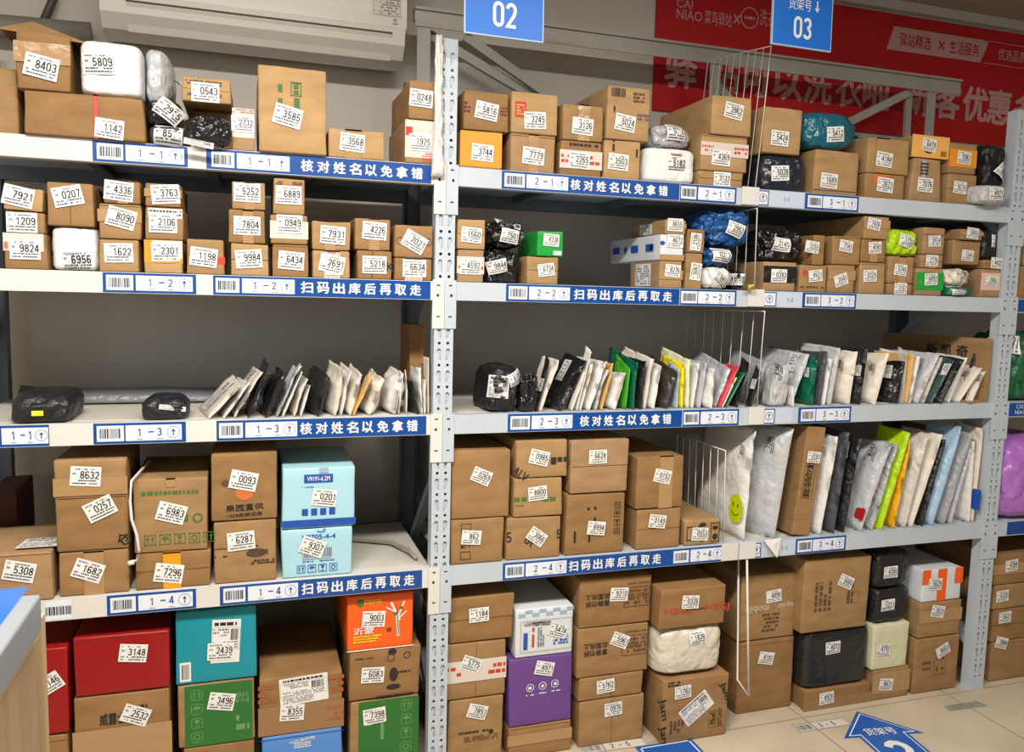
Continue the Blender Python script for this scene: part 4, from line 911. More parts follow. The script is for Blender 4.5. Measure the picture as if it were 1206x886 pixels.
# ---- third left shelf
q = MB(); zz = S3
v0 = []; nx_, ny_ = 14, 4
for i in range(nx_+1):
    for j in range(ny_+1):
        u, v = i/nx_, j/ny_; v0.append((-0.50+u, v*0.13, 0.009+0.022*math.sin(math.pi*min(1, max(0, v)))*(1.5+0.8*noise.noise(Vector((u*7, v*3, 2))))))
q.add(v0, [(i*(ny_+1)+j, (i+1)*(ny_+1)+j, (i+1)*(ny_+1)+j+1, i*(ny_+1)+j+1) for i in range(nx_) for j in range(ny_)], mat('slate_grey_film', (120, 122, 128), .4, 'poly'), True)
o_ = q.build('mailer_bag', None, (-0.60, 0.315, S3)); md = o_.modifiers.new('film', 'SOLIDIFY'); md.thickness = 0.006; md.offset = -1
tag(o_, 'long flat grey mailer lying along the back of the third left shelf', 'mailer', 'parcels on the third left shelf')
q = MB(); q.box(-0.5, 0, 0, 0.30, 0.002, 0.0, GREY) if False else None
G('flatbag1', '13', (6, 464, 82, 500), d=0.0, dep=0.2, m=BLACKM, p=6.0, wr=.03, adj='long black bag with a yellow mark at the left end', draw=lambda o, f, w, h, rnd: (lambda fr, mm: (quad_on(mm, lambda a, b: fr(a, b, 0.0), -0.012, -0.006, 0.012, 0.006, mat('yellow_mark', (232, 226, 60), 0.5)), mm.build('yellow_mark', o)))(f(44, 487, 0.024, 0.012, 0), MB()), lean=0.1, taper=('T', .25))
G('flatbag2', '13', (164, 467, 222, 496), d=0.01, dep=0.14, m=BLACKM, p=5.0, wr=.04, adj='small black bag with pale labels lying flat', bill=(203, 481, 0.06, 0.012, -8), taper=('T', .35))
M('c1', '13', 246, (284, 455), CREAM, 'leaning white mailer with a waybill', th=0.012, w=0.2, yaw=10, bill=(.5, .5, .10, .06))
M('c2', '13', 264, (296, 451), WHITE, 'thin white mailer, second of the leaning row', th=0.008, w=0.2, yaw=10)
M('c3', '13', 276, (309, 438), CREAM, 'white mailer just left of two black bags', th=0.016, w=0.2, yaw=10, code='7150', lab=.8)
M('c3b', '13', 292, (316, 430), BLACKM, 'black mailer half hidden behind a white one', th=0.022, w=0.2, yaw=8)
M('c4', '13', 313, (336, 439), BLACKP, 'puffy black mailer with a long white sticker', th=0.05, w=0.17, yaw=4, code='2288', lab=.62, wr=.008)
M('c5', '13', 326, (353, 430), LGREY, 'grey white mailer with a crumpled top', th=0.014, w=0.18, yaw=12, wr=.008)
M('c6', '13', 333, (356, 438), WHITE, 'thin white mailer beside the crumpled grey one', th=0.008, yaw=10)
M('c7', '13', 346, (361, 446), CREAM, 'small lumpy cream mailer before a black bag', th=0.022, yaw=8, wr=.007)
M('c8', '13', 354, (366, 454), WHITE, 'short white mailer with print against a black bag', th=0.009, yaw=8, w=.12)
M('c9', '13', 375, (386, 441), BLACKM, 'thick black rounded mailer in the middle of the row', th=0.046, w=.17, yaw=8, flange=.04)
M('c10', '13', 395, (405, 436), CREAM, 'puffy white mailer with a twisted peak', th=0.04, w=.15, yaw=10, rise=.02, flange=.16)
M('c11', '13', 402, (413, 436), WHITE, 'thin white mailer right of the peaked one', th=0.012, yaw=12)
M('c12', '13', 413, (425, 441), CREAM, 'cream padded mailer left of the kraft envelope', th=0.03, yaw=6, w=.15)
M('c13', '13', 417, (436, 449), KRAFTP, 'folded kraft paper envelope', th=0.014, yaw=14, w=.14, rise=.02)
M('c14', '13', 436, (451, 446), CREAM, 'lumpy white mailer right of the kraft envelope', th=0.045, yaw=6, w=.15, wr=.007)
M('c15', '13', 465, (475, 440), WHITE, 'lumpy white mailer with vertical print', th=0.048, yaw=6, w=.15, wr=.007, rise=.012)
M('c16', '13', 470, (474, 441), CREAM, 'thin cream mailer, left of a pair by the black one', th=0.012, yaw=8)
M('c17', '13', 479, (480, 444), WHITE, 'thin white mailer, right of a pair by the black one', th=0.012, yaw=8)
M('c18', '13', 493, (486, 450), BLACKM, 'short black mailer leaning left near the post', th=0.022, yaw=10, w=.12)
M('c19', '13', 498, (494, 433), WHITE, 'white speckled mailer near the middle post', th=0.014, yaw=14, w=.14, wr=.006)
M('c20', '13', 501, (501, 447), CREAM, 'thin cream mailer beside the middle post', th=0.010, yaw=6, w=.12)
M('c21', '13', 505, (505, 421), mat('pale_card', (216, 210, 196), 0.6), 'pale card envelope standing against the middle post', th=0.008, yaw=16, w=.16, wr=.001, name='card_envelope', cat='envelope')
C('behind', '13', (482, 382, 500, 488), d=.2, dep=.15, m=KR[5], adj='tall brown carton with orange print behind the mailers', draw=D(('o', .84, .5, .98, .98, .003, OPRINT), ('b', .86, .6, .96, .9, 5, OPRINT)))

# ---- fourth left shelf
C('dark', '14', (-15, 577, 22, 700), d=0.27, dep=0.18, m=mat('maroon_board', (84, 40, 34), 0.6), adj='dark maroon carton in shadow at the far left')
b_ = C('5308', '14', (-60, 652, 64, 708), (23, 673), code='5308', rot=-14, d=0.0, dep=0.24, adj='big carton with a waybill on its top', lw=0.066)
q = waybill_mesh(0.11, 0.075, lambda a, b, of: (0.07+a+b*0.1, 0.06+b, TOP['5308']-S4+0.001+of), random.Random(3)); q.build('waybill', b_)
C('1682', '14', (67, 649, 153, 703), (104, 672), code='1682', rot=-22, adj='bottom carton', lw=0.066)
C('0257', '14', (63, 584, 152, 648), (118, 599), on='1682', code='0257', rot=25, adj='middle carton', lw=0.066, draw=D(('t', '仓', .92, .18, .22, BPRINT, 40), ('r', .03, .96, .97, .975, SEAM)))
C('8632', '14', (62, 541, 150, 585), (101, 561), on='0257', code='8632', rot=-5, adj='top carton with wide tape', lw=0.066, draw=D(('r', .0, .0, 1, .5, TAPE)))
C('7296', '14', (158, 650, 249, 697), (199, 675), code='7296', rot=-10, tape=(.37, 0, .60, 1, OTAPE), adj='bottom carton with amber tape', lw=0.066)
C('6983', '14', (156, 563, 246, 651), (202, 604), on='7296', code='6983', rot=-17, adj='carton with green icons', lw=0.066, tape=(.44, .88, .56, 1, TAPE), draw=D(('b', .12, .76, .86, .84, 1, GPRINT), ('ic', .22, .17, .026, 5, GPRINT, False), ('ring', .85, .44, .008, .012, GPRINT), ('r', .6, .4, .72, .5, GPRINT)))
C('6287', '14', (251, 613, 327, 690), (284, 637), code='6287', rot=4, adj='bottom carton with a black ink blot', lw=0.066, draw=D(('b', .0, .55, .2, .58, 1, BPRINT), ('b', .6, .56, .75, .6, 1, BPRINT), ('b', .02, .42, .22, .46, 1, BPRINT), ('d', .67, .47, .025, .011, mat('ink_blot', (96, 72, 46), .8)), ('b', .52, .42, .85, .52, 3, BPRINT), ('b', .58, .28, .95, .36, 2, BPRINT)))
C('0093', '14', (247, 533, 328, 612), (287, 566), on='6287', code='0093', rot=-13, adj='fruit carton with an orange disc', lw=0.066, dep=.3, draw=D(('d', .5, .42, .022, .022, OPRINT), ('d', .22, .56, .009, .008, BROWNINK), ('t', '果园直供', .5, .19, .1, BPRINT, 2, .55), ('t', '100%新鲜采摘', .5, .08, .06, BPRINT, 2, .5)))
C('9307', '14', (330, 622, 416, 682), (368, 644), code='9307', rot=-22, m=ICEBOX, adj='lower ice blue carton with blue icons', lw=0.062, draw=D(('r', .3, .36, .7, .6, SKYB), ('bc', .32, .4, .7, .58, GREYINK), ('t', 'V9705-4-4', .52, .82, .1, NAVY, 0, .46), ('b', .3, .30, .74, .34, 1, NAVY), ('ic', .28, .17, .021, 4, NAVY, False), ('b', .5, .9, .62, .99, 2, NAVY)))
C('0201', '14', (331, 550, 420, 621), (382, 586), on='9307', code='0201', rot=-8, m=ICEBOX, adj='upper ice blue carton with blue stripe', lw=0.062, draw=D(('r', .01, .02, .99, .14, NAVY), ('r', .3, .74, .68, .88, NAVY), ('t', 'V9191-6.2M', .49, .81, .075, WPRINT, 0, .3), ('b', .27, .66, .42, .69, 1, NAVY), ('b', .46, .42, .72, .5, 3, GREYINK), ('r', .27, .21, .35, .32, NAVY), ('r', .39, .21, .47, .32, NAVY), ('r', .51, .21, .59, .32, NAVY), ('r', .63, .21, .71, .32, NAVY), ('r', .5, .9, .62, .99, SKYB)))
q = MB(); pts = [P(x, y, -0.02) for x, y in ((168, 557), (155, 567), (153, 590), (155, 612), (161, 630), (164, 648), (162, 660), (151, 664))]; pts[0][1] = 0.12
q.tube(pts, 0.0035, WIREM); q.tube([P(151, 664, -0.02), P(158, 662, -0.02)], 0.006, WIREM); tag(q.build('charging_cable'), 'white cable with a plug hanging between two carton stacks', 'cable')
q = MB(); q.tube([(-0.27, 0.30, S4+0.007), (-0.2, 0.27, S4+0.008), (-0.12, 0.22, S4+0.012), (-0.085, 0.12, S4+0.02), (-0.072, 0.07, S4+0.007)], 0.005, mat('grey_cable', (150, 142, 128), 0.5)); tag(q.build('cable'), 'grey cable lying across the bare fourth shelf by the middle post', 'cable')

# ---- floor under the left shelves
RUST = mat('rust_print', (156, 92, 52), 0.7)
fd = dict(d=0.03, dep=0.36)
C('r1b', '1f', (-60, 872, 84, 960), adj='brown carton under the red one at the left', **fd)
C('r1', '1f', (-60, 768, 82, 872), (57, 806), on='r1b', code='3146', rot=30, m=REDBOX, adj='red carton half hidden by the wood counter', **fd)
C('2532', '1f', (86, 816, 203, 960), (160, 842), code='2532', rot=-24, lw=.064, adj='wide carton with dark print under the red box', draw=D(('t', '威露士', .4, .81, .09, BPRINT, 0, .26), ('b', .66, .86, .75, .9, 1, BPRINT), ('r', 0, .44, 1, .74, TAPE)), **fd)
C('3148', '1f', (85, 747, 201, 820), (157, 769), on='2532', code='3148', rot=-8, lw=.064, m=REDBOX, adj='dark red carton', **fd)
C('e4b', '1f', (214, 876, 302, 960), adj='brown carton under the green box', **fd)
C('3496', '1f', (207, 803, 301, 877), (261, 826), on='e4b', code='3496', rot=-12, lw=.064, adj='green fronted carton with framed icons', draw=D(('r', .11, .0, .96, .97, GREENBOX), ('ic', .26, .82, .028, 4, mat('pale_green_print', (96, 146, 84), .6), True), ('t', '正宗', .83, .7, .2, mat('faded_green_print', (110, 150, 92), .6), 90, .14) , ('b', .75, .15, .92, .6, 3, mat('faded_green_print', (110, 150, 92), .6))), **fd)
C('2439', '1f', (204, 716, 304, 803), (260, 767), on='3496', code='2439', rot=-3, lw=.064, m=TEALBOX, adj='teal carton with a long waybill', bill=(266, 755, .07, .115, -3), draw=D(('r', .07, .04, .2, .3, PAPER), ('bc', .09, .07, .18, .27, INK)), **fd)
C('e7', '1f', (306, 862, 405, 960), m=BLUEBOX, adj='blue carton with pale print at the bottom edge', draw=D(('t', '山东莱阳梨', .5, .87, .05, WPRINT, 6, .3), ('b', .4, .74, .6, .84, 3, WPRINT), ('r', .0, .93, 1, .94, NAVY)), **fd)
C('8355', '1f', (304, 795, 405, 864), (344, 839), on='e7', code='8355', rot=-4, lw=.062, adj='wide taped carton', bill=(358, 812, .125, .075, 3), draw=D(('r', .0, .0, 1, .5, mat('brown_tape', (150, 114, 78), .3)), ('b', .0, .55, .2, .9, 3, RUST), ('b', .75, .6, 1, .95, 3, RUST), ('b', .8, .1, 1, .4, 3, RUST)), **fd)
C('7398', '1f', (411, 822, 494, 960), (441, 843), code='7398', rot=4, lw=.062, adj='green and brown carton', draw=D(('r', .13, .2, .98, .98, GREENBOX), ('ic', .8, .88, .03, 4, mat('pale_green_print', (96, 146, 84), .6), True), ('bv', .42, .5, .5, .95, 1, mat('faded_green_print', (110, 150, 92), .6)), ('d', .28, .72, .012, .008, KRAFTP)), **fd)
C('6083', '1f', (409, 764, 496, 822), (439, 795), on='7398', code='6083', rot=-4, lw=.062, adj='carton with dark figure prints', draw=D(('d', .62, .45, .012, .02, BPRINT), ('d', .62, .2, .02, .008, BPRINT), ('d', .6, .92, .012, .009, BPRINT), ('ring', .8, .82, .008, .0095, BPRINT), ('ring', .58, .8, .009, .0105, BPRINT), ('b', .68, .46, .85, .52, 1, BPRINT), ('b', .1, .82, .35, .86, 1, BPRINT), ('b', .3, .0, .9, .06, 1, BPRINT)), **fd)
C('9003', '1f', (408, 700, 488, 766), (440, 729), on='6083', code='9003', rot=-4, lw=.062, m=ORANGEBOX, adj='orange fruit carton with a pale tree', draw=D(('r', .73, .2, .77, .6, PAPER, 4), ('r', .70, .48, .73, .85, PAPER, 25), ('r', .78, .5, .805, .85, PAPER, -22), ('r', .81, .5, .83, .68, PAPER, -50), ('r', .64, .6, .66, .8, PAPER, 60), ('r', .742, .22, .757, .75, GPRINT, 4), ('d', .72, .62, .006, .004, GPRINT), ('d', .8, .72, .006, .004, GPRINT), ('d', .2, .87, .01, .01, GPRINT), ('b', .25, .84, .5, .92, 3, YELLOWF), ('t', '沂蒙', .25, .36, .13, PAPER, 0, .3), ('b', .1, .14, .5, .28, 3, YELLOWF), ('d', .62, .34, .007, .006, BROWNINK), ('r', .01, .0, .99, .02, PAPER)), **fd)

# ---- top shelf right of the post
e = dict(dep=0.24)
C('3744', '21', (541, 154, 593, 199), (568, 180), code='3744', draw=D(('r', .02, .05, .96, .97, ORANGEP)), adj='orange fronted carton', lw=.06, rot=-3, **e)
C('5816', '21', (546, 107, 600, 155), (573, 131), on='3744', code='5816', rot=-8, adj='carton with dark side print', draw=D(('b', .0, .4, .14, .7, 3, mat('maroon_print', (110, 44, 40), .8)), ('b', .8, .4, .99, .65, 3, mat('maroon_print', (110, 44, 40), .8))), **e)
C('7779', '21', (597, 158, 655, 203), (628, 184), code='7779', tape=(.4, 0, .62, 1, TAPE), adj='carton with brown tape down its front', rot=-3, **e)
C('3245', '21', (602, 109, 658, 160), (630, 142), on='7779', code='3245', rot=3, draw=D(('r', .08, .37, .31, .75, RPRINT), ('b', .11, .42, .28, .7, 4, KRAFTP)), adj='carton with a red square mark', **e)
C('2265', '21', (659, 166, 709, 206), (682, 189), code='2265', rot=-2, tape=(.0, .2, 1, .72, WTAPE), adj='carton with a white and red tape band', draw=D(('b', .15, .82, .9, .95, 1, BPRINT)), **e)
C('3126', '21', (662, 123, 712, 166), (686, 149), on='2265', code='3126', adj='plain carton', rot=-3, **e)
C('3503', '21', (711, 165, 755, 208), (728, 191), code='3503', rot=-3, draw=D(('bv', .2, .7, .3, .98, 1, BPRINT), ('bv', .84, .2, .92, .8, 1, BPRINT)), adj='lower printed carton', **e)
C('5024', '21', (714, 101, 766, 165), (736, 145), on='3503', code='5024', rot=-7, draw=D(('bc', .1, .78, .42, .94, BPRINT), ('b', .6, .7, .85, .9, 3, BROWNINK), ('b', .7, .38, 1, .52, 2, mat('mauve_print', (120, 84, 110), .7)), ('d', .18, .55, .003, .009, BPRINT)), dep=.32, adj='tall carton with a barcode print')
G('5182', '21', (760, 173, 822, 214), (797, 193), code='5182', m=FOAM, p=7, wr=0.0187, adj='white and orange parcel', dep=.2, sheet=False, draw=lambda o, f, w, h, rnd: (lambda fr, mm: (quad_on(mm, lambda a, b: fr(a, b, 0), -.017, -.013, .017, .013, ORANGEBOX), mm.build('orange_patch', o)))(f(797, 177, .034, .026, 0), MB()))
G('5714', '21', (765, 145, 824, 174), (796, 156), on='5182', code='5714', m=SILVER, p=4.2, wr=0.105, dep=.18, taper=('R', .5), adj='crinkled silver bag', flap=(822, 160, .022, .014, 0, SILVER))
C('3133', '21', (822, 202, 876, 221), (850, 211), code='3133', adj='flat carton at the bottom of its stack', lw=.056, **e)
C('4369', '21', (825, 159, 881, 202), (849, 186), on='3133', code='4369', rot=-2, tape=(.0, .4, 1, .78, WTAPE), adj='carton with a printed tape band', **e)
C('3962', '21', (838, 113, 886, 157), (864, 131), on='4369', code='3962', rot=-8, dep=.32, adj='wide carton at the top of its stack', yaw=0)
G('5028', '21', (898, 181, 953, 224), (919, 204), code='5028', m=mat('navy_film', (34, 38, 50), .22, 'poly', .6), p=6, wr=.02, dep=.22, rot=5, adj='dark bag wrapped in clear film')
C('5424', '21', (898, 126, 945, 180), (918, 163), on='5028', code='5424', rot=-2, adj='tall plain carton on a dark bag', dent=.004, **e)
C('1689', '21', (958, 177, 1012, 228), (976, 213), code='1689', rot=-3, adj='shrink wrapped carton under the teal bag', draw=D(('r', .01, .08, .99, .1, SEAM)), **e)
G('5412', '21', (948, 130, 1022, 178), (984, 158), on='1689', code='5412', m=TEALF, p=4.0, wr=.03, dep=.14, rot=7, taper=('R', .6), tz=-.1, adj='teal bag tapering to a knot', flap=(1017, 156, .035, .012, 0, TEALF))
C('2623', '21', (1018, 205, 1066, 233), (1042, 218), code='2623', draw=D(('r', .2, .6, .6, .98, OPRINT)), adj='low carton with an orange mark', rot=-4, **e)
C('4184', '21', (1018, 163, 1072, 204), (1041, 188), on='2623', code='4184', tape=(.2, .02, .5, 1, TAPE), adj='carton with clear tape', rot=-5, **e)
C('7076', '21', (1069, 186, 1111, 234), (1089, 218), code='7076', sx=.18, rot=-2, draw=D(('r', .35, .55, .45, .95, SILVER), ('b', .3, .6, .55, .9, 4, BPRINT)), adj='carton with narrowing top', **e)
C('6479', '21', (1074, 160, 1118, 183), (1094, 171), on='7076', code='6479', rot=-6, draw=D(('r', 0, 0, 1, 1, mat('orange_pale', (240, 176, 92), .5)), ('d', .45, .5, .024, .022, BROWNINK), ('bc', .78, .1, .95, .35, INK)), adj='orange printed carton on top', lw=.056, **e)
C('8210', '21', (1115, 205, 1151, 239), (1130, 221), code='8210', rot=-3, adj='lower carton of a pair', lw=.054, **e)
C('7082', '21', (1114, 169, 1151, 204), (1135, 186), on='8210', code='7082', rot=-4, draw=D(('r', .02, .22, .98, .8, ORANGEP)), adj='amber banded carton', lw=.056, **e)
G('4971', '21', (1158, 217, 1194, 243), (1174, 228), code='4971', m=LGREY, p=5.0, wr=.05, dep=.14, d=-.05, taper=('R', .3), adj='pale grey bag against the right post', lw=.056, sheet=True)
G('6525', '21', (1154, 168, 1188, 219), (1179, 204), on='4971', code='6525', m=BLACKM, p=6.0, wr=.05, dep=.2, d=0.0, rot=-42, adj='black bag with a diamond set sticker', lw=.058)

# ---- second shelf right of the post
C('4592', '22', (538, 294, 570, 333), (554, 314), code='4592', tape=(.0, .25, 1, .78, WTAPE), adj='carton with red and white tape', lw=.058, dep=.24)
C('1560', '22', (538, 258, 572, 293), (555, 277), on='4592', code='1560', rot=-4, adj='plain carton', lw=.056, dep=.24)
G('9844', '22', (572, 294, 618, 334), (586, 314), code='9844', m=BLACKP, p=4, wr=0.15, rot=14, dep=.16, adj='lower crumpled black bag', lw=.05)
G('7501', '22', (573, 257, 626, 294), (601, 278), on='9844', code='7501', m=BLACKP, p=3.8, wr=0.15, rot=-8, dep=.16, taper=('R', .35), adj='upper crumpled black bag', lw=.052, bill=(602, 263, .065, .016, -16))
C('6734', '22', (620, 302, 658, 335), (643, 318), code='6734', rot=9, adj='carton beside a crumpled black bag', lw=.048, dep=.2)
C('4338', '22', (632, 272, 664, 301), (649, 283), on='6734', code='4338', rot=-3, m=GREENSHINY, adj='bright green box', lw=.046, dep=.17, draw=D(('r', .62, .06, .92, .22, PAPER)))
SW = D(('r', 0, .1, 1, .95, WHITEBOX))
def sideprint(o, x, y0, y1, z0, z1, fn):
    x = min(v.co.x for v in o.data.vertices)
    q = MB(); f = lambda a, b: (x-0.0012, y1+(y0-y1)*a, z0+(z1-z0)*b); fn(q, f); q.build('side_print', o)
b1 = C('8276', '22', (776, 307, 804, 340), (792, 319), code='8276', rot=-4, lw=.05, dep=.19, adj='lowest carton with printed film on its side')
sideprint(b1, -.033, .05, .15, .005, .07, lambda q, f: (quad_on(q, f, 0, 0, 1, 1, PAPER), bars_on(q, lambda a, b: (f(a, b)[0]-.0004,)+f(a, b)[1:], .05, .05, .95, .95, 8, GREYINK, random.Random(1))))
b1 = C('4672', '22', (777, 276, 806, 306), (795, 284), on='8276', code='4672', lw=.052, dep=.34, m=WHITEBOX, adj='long white printed carton pushed in endways', draw=D(('r', 0, 0, 1, .22, KR[2]), ('d', .1, .65, .008, .006, NAVY)))
sideprint(b1, -.0335, 0.02, .32, .02, .055, lambda q, f: [quad_on(q, f, u, .2, u+.16, .8, NAVY) for u in (.02, .45, .78)]+[disc_on(q, f, .32, .5, .03, .3, NAVY), disc_on(q, f, .9, .5, .02, .3, NAVY)])
b1 = C('8655', '22', (783, 259, 808, 275), (795, 265), on='4672', code='8655', lw=.05, dep=.22, adj='flat carton on the long white one')
sideprint(b1, -.0295, .08, .16, .004, .034, lambda q, f: (quad_on(q, f, 0, 0, 1, 1, PAPER), bars_on(q, lambda a, b: (f(a, b)[0]-.0004,)+f(a, b)[1:], .05, .05, .95, .95, 5, GREYINK, random.Random(1))))
C('5067', '22', (807, 298, 827, 341), (819, 320), code='5067', rot=84, adj='narrow upright carton', lw=.05, dep=.2)
C('2106R', '22', (809, 270, 830, 297), (819, 285), on='5067', code='2106', rot=86, adj='small upright carton', lw=.05, dep=.2)
G('5417', '22', (829, 314, 868, 344), (850, 329), code='5417', m=WHITE, p=3.6, wr=0.12, rot=-35, dep=.12, d=-.02, taper=('R', .4), adj='crumpled white bag', sheet=False, lw=.052)
G('9829', '22', (868, 317, 880, 342), (869, 329), code='9829', m=BLACKP, p=3.6, wr=0.15, dep=.13, d=.01, adj='small black bag behind the white one', lw=.048)
G('0213', '22', (829, 291, 877, 318), (850, 301), on='5417', code='0213', m=BLUEF, p=3.6, wr=0.15, rot=-6, dep=.17, taper=('R', .4), adj='lower blue bag', lw=.056)
G('2952', '22', (830, 242, 892, 293), (868, 270), on='0213', code='2952', m=BLUEF, p=4.5, wr=0.15, rot=-18, dep=.2, taper=('L', .35), adj='large crumpled blue bag', lw=.056)
G('gold', '22', (882, 334, 891, 344), m=mat('gold_foil', (190, 156, 84), .3, 'poly', metal=.6), p=3.4, wr=0.15, dep=.022, d=-.03, adj='tiny gold foil packet', nn=8)
C('0393', '22', (899, 308, 938, 343), (917, 325), code='0393', draw=D(('r', 0, .28, 1, .84, BLACKM)), rot=0, adj='carton with a black band', lw=.056, dep=.22)
G('2145', '22', (897, 266, 953, 307), (921, 288), on='0393', code='2145', m=BLACKP, p=3.6, wr=0.165, rot=-6, dep=.17, adj='crumpled black bag', lw=.056)
C('9521', '22', (941, 312, 974, 343), (960, 325), code='9521', rot=7, draw=D(('d', .2, .72, .009, .008, RPRINT), ('b', .05, .12, .9, .24, 1, BROWNINK)), adj='carton with a red fruit mark', lw=.05, dep=.22)
C('3255', '22', (957, 277, 971, 311), (956, 291), on='9521', code='3255', rot=-6, adj='carton half hidden by a black bag', lw=.05, dep=.22)
C('0545', '22', (975, 312, 1007, 344), (990, 330), code='0545', rot=18, adj='bottom carton with angled sticker', lw=.05, dep=.22)
C('7543', '22', (980, 278, 1014, 311), (996, 290), on='0545', code='7543', rot=-6, adj='carton with side in shade', lw=.05, dep=.24)
C('0225', '22', (1009, 309, 1043, 345), (1024, 325), code='0225', rot=4, adj='carton below a smaller one', lw=.052, dep=.22)
C('4049', '22', (1014, 282, 1044, 308), (1030, 292), on='0225', code='4049', rot=5, adj='small carton in the middle of its stack', lw=.05, dep=.22)
C('7426', '22', (1014, 254, 1048, 281), (1029, 264), on='4049', code='7426', rot=-7, adj='long carton pushed in endways on top', lw=.05, dep=.4)
C('2167', '22', (1045, 334, 1075, 347), (1060, 340), code='2167', adj='flat carton at the bottom', lw=.05, dep=.22)
C('5745', '22', (1046, 302, 1077, 333), (1060, 318), on='2167', code='5745', rot=-4, adj='square carton under the lime bag', lw=.05, dep=.22)
G('1733', '22', (1047, 268, 1088, 301), (1069, 284), on='5745', code='1733', m=LIMEF, p=3.8, wr=0.105, rot=-15, dep=.14, adj='lime yellow bag', lw=.056)
C('6892', '22', (1079, 316, 1111, 347), (1096, 329), code='6892', rot=4, draw=D(('r', 0, .2, 1, .84, GREENSHINY), ('d', .16, .5, .008, .008, LGREEN)), adj='carton with a green band', lw=.053, dep=.22)
C('2776', '22', (1083, 300, 1111, 315), (1097, 307), on='6892', code='2776', adj='flat carton', lw=.05, dep=.2)
C('3914', '22', (1085, 268, 1113, 299), (1100, 284), on='2776', code='3914', rot=4, adj='carton behind the lime bag', lw=.05, dep=.2, draw=D(('r', 0, .72, 1, .74, SEAM)))
G('8556', '22', (1114, 337, 1150, 349), (1130, 341), code='8556', m=DGREEN, p=4, wr=0.075, dep=.14, d=-.012, adj='flat green packet', lw=.05, nn=10)
G('2527', '22', (1114, 315, 1152, 336), (1134, 324), on='8556', code='2527', m=CREAM, p=3.6, wr=0.135, dep=.13, d=-.012, taper=('R', .5), adj='cream bag on the green packet', sheet=False, lw=.055)
C('base33', '22', (1122, 315, 1140, 349), d=.17, dep=.2, adj='shaded carton behind the cream bag')
C('3341', '22', (1122, 283, 1155, 314), (1139, 301), on='base33', code='3341', rot=-3, adj='carton under a flat carton', lw=.05, dep=.28, d=.02)
C('5055', '22', (1131, 270, 1158, 281), (1145, 275), on='3341', code='5055', rot=-4, adj='flat top carton', lw=.05, dep=.16)
C('2956', '22', (1155, 317, 1183, 349), (1167, 331), code='2956', rot=-6, draw=D(('r', 0, .25, 1, .86, mat('pink_wrap', (228, 190, 178), .4)), ('r', .64, .45, .84, .66, RPRINT)), adj='carton with a pink wrap', lw=.05, dep=.22)
C('4422', '22', (1156, 306, 1183, 316), (1173, 310), on='2956', code='4422', rot=-3, adj='flat carton under a black bag', lw=.05, dep=.2)
G('8377', '22', (1157, 270, 1177, 305), (1176, 284), on='4422', code='8377', m=BLACKM, p=6.0, wr=.04, dep=.17, adj='black bag against the right post', lw=.056)
C('post22', '22', (1168, 262, 1186, 349), d=.26, dep=.18, adj='brown carton behind the black bag by the right post')

# ---- third shelf right of the post
G('h1', '23', (574, 432, 612, 486), (609, 446), d=.0, dep=.2, m=BLACKM, p=4.4, wr=0.09, code='6105', rot=20, adj='bulky black bag with two labels', lw=.05, bill=(588, 456, .056, .062, -4), lean=.08)
G('h2', '23', (609, 438, 637, 486), d=.0, dep=.14, m=BLACKP, p=3.4, wr=0.195, adj='crumpled black bag bunched beside the bulky one')
M('h3', '23', 632, (648, 424), BLACKM, 'black mailer behind the bunched bag', th=.024, w=.14, yaw=6, rise=.018, code='6032', lu=.26, lab=.5, lh=.024)
M('h4', '23', 637, (659, 424), CREAM, 'rolled white mailer between two black ones', th=.02, w=.1, yaw=8)
M('h5', '23', 660, (691, 425), BLACKP, 'puffy black mailer with a large slanted sticker', th=.055, w=.15, yaw=4, code='7133', lab=.68, lh=.044, lu=.4)
M('h6', '23', 674, (689, 440), CREAM, 'puffy cream mailer next to the big black one', th=.03, w=.14, yaw=8, flange=.05)
M('h7', '23', 680, (697, 413), WHITE, 'tall white envelope rising behind the cream mailer', th=.008, w=.18, yaw=8, rise=.012, wr=.002)
M('h8', '23', 684, (699, 429), CREAM, 'thin cream mailer, just right of the tall envelope', th=.008, w=.15, yaw=8)
M('h9', '23', 694, (715, 426), WHITE, 'white mailer with a vertical code', th=.022, w=.17, yaw=8, code='7051', lu=.26, lab=.8, lh=.03)
M('h10', '23', 702, (716, 435), LGREY, 'pale grey crinkled mailer', th=.024, w=.14, yaw=8, wr=.008)
M('h10b', '23', 709, (723, 428), KRAFTP, 'thin tan envelope, left of the puffy white mailer', th=.006, w=.15, yaw=8)
M('h11', '23', 724, (737, 439), WHITE, 'puffy white mailer left of the bright green one', th=.045, w=.13, yaw=8, wr=.007)
M('h12', '23', 737, (742, 435), LGREEN, 'bright green mailer', th=.018, w=.17, yaw=8, rise=.02)
M('h13', '23', 746, (751, 427), DGREEN, 'dark green mailer', th=.022, w=.17, yaw=8, rise=.02)
M('h14', '23', 755, (761, 425), BLACKM, 'black mailer right of the dark green one', th=.024, w=.14, yaw=8)
M('h15', '23', 760, (769, 423), CREAM, 'thin cream mailer behind a puffy white one', th=.008, w=.17, yaw=8, rise=.01)
M('h16', '23', 770, (779, 431), WHITE, 'puffy white mailer', th=.034, w=.12, yaw=8, code='3071', lu=.26, lab=.6, lh=.022, sheet=False)
M('h17', '23', 786, (797, 438), mat('olive_black_film', (50, 46, 40), .3, 'poly', .6), 'dark olive crumpled mailer', th=.042, w=.14, yaw=8, wr=.009, rise=.02)
M('h18', '23', 797, (801, 436), mat('pale_blue_film', (190, 204, 214), .3, 'poly'), 'pale blue mailer behind the yellow one', th=.01, w=.15, yaw=8, rise=.02)
M('h19', '23', 804, (806, 429), YELLOWF, 'bright yellow mailer', th=.02, w=.12, yaw=8)
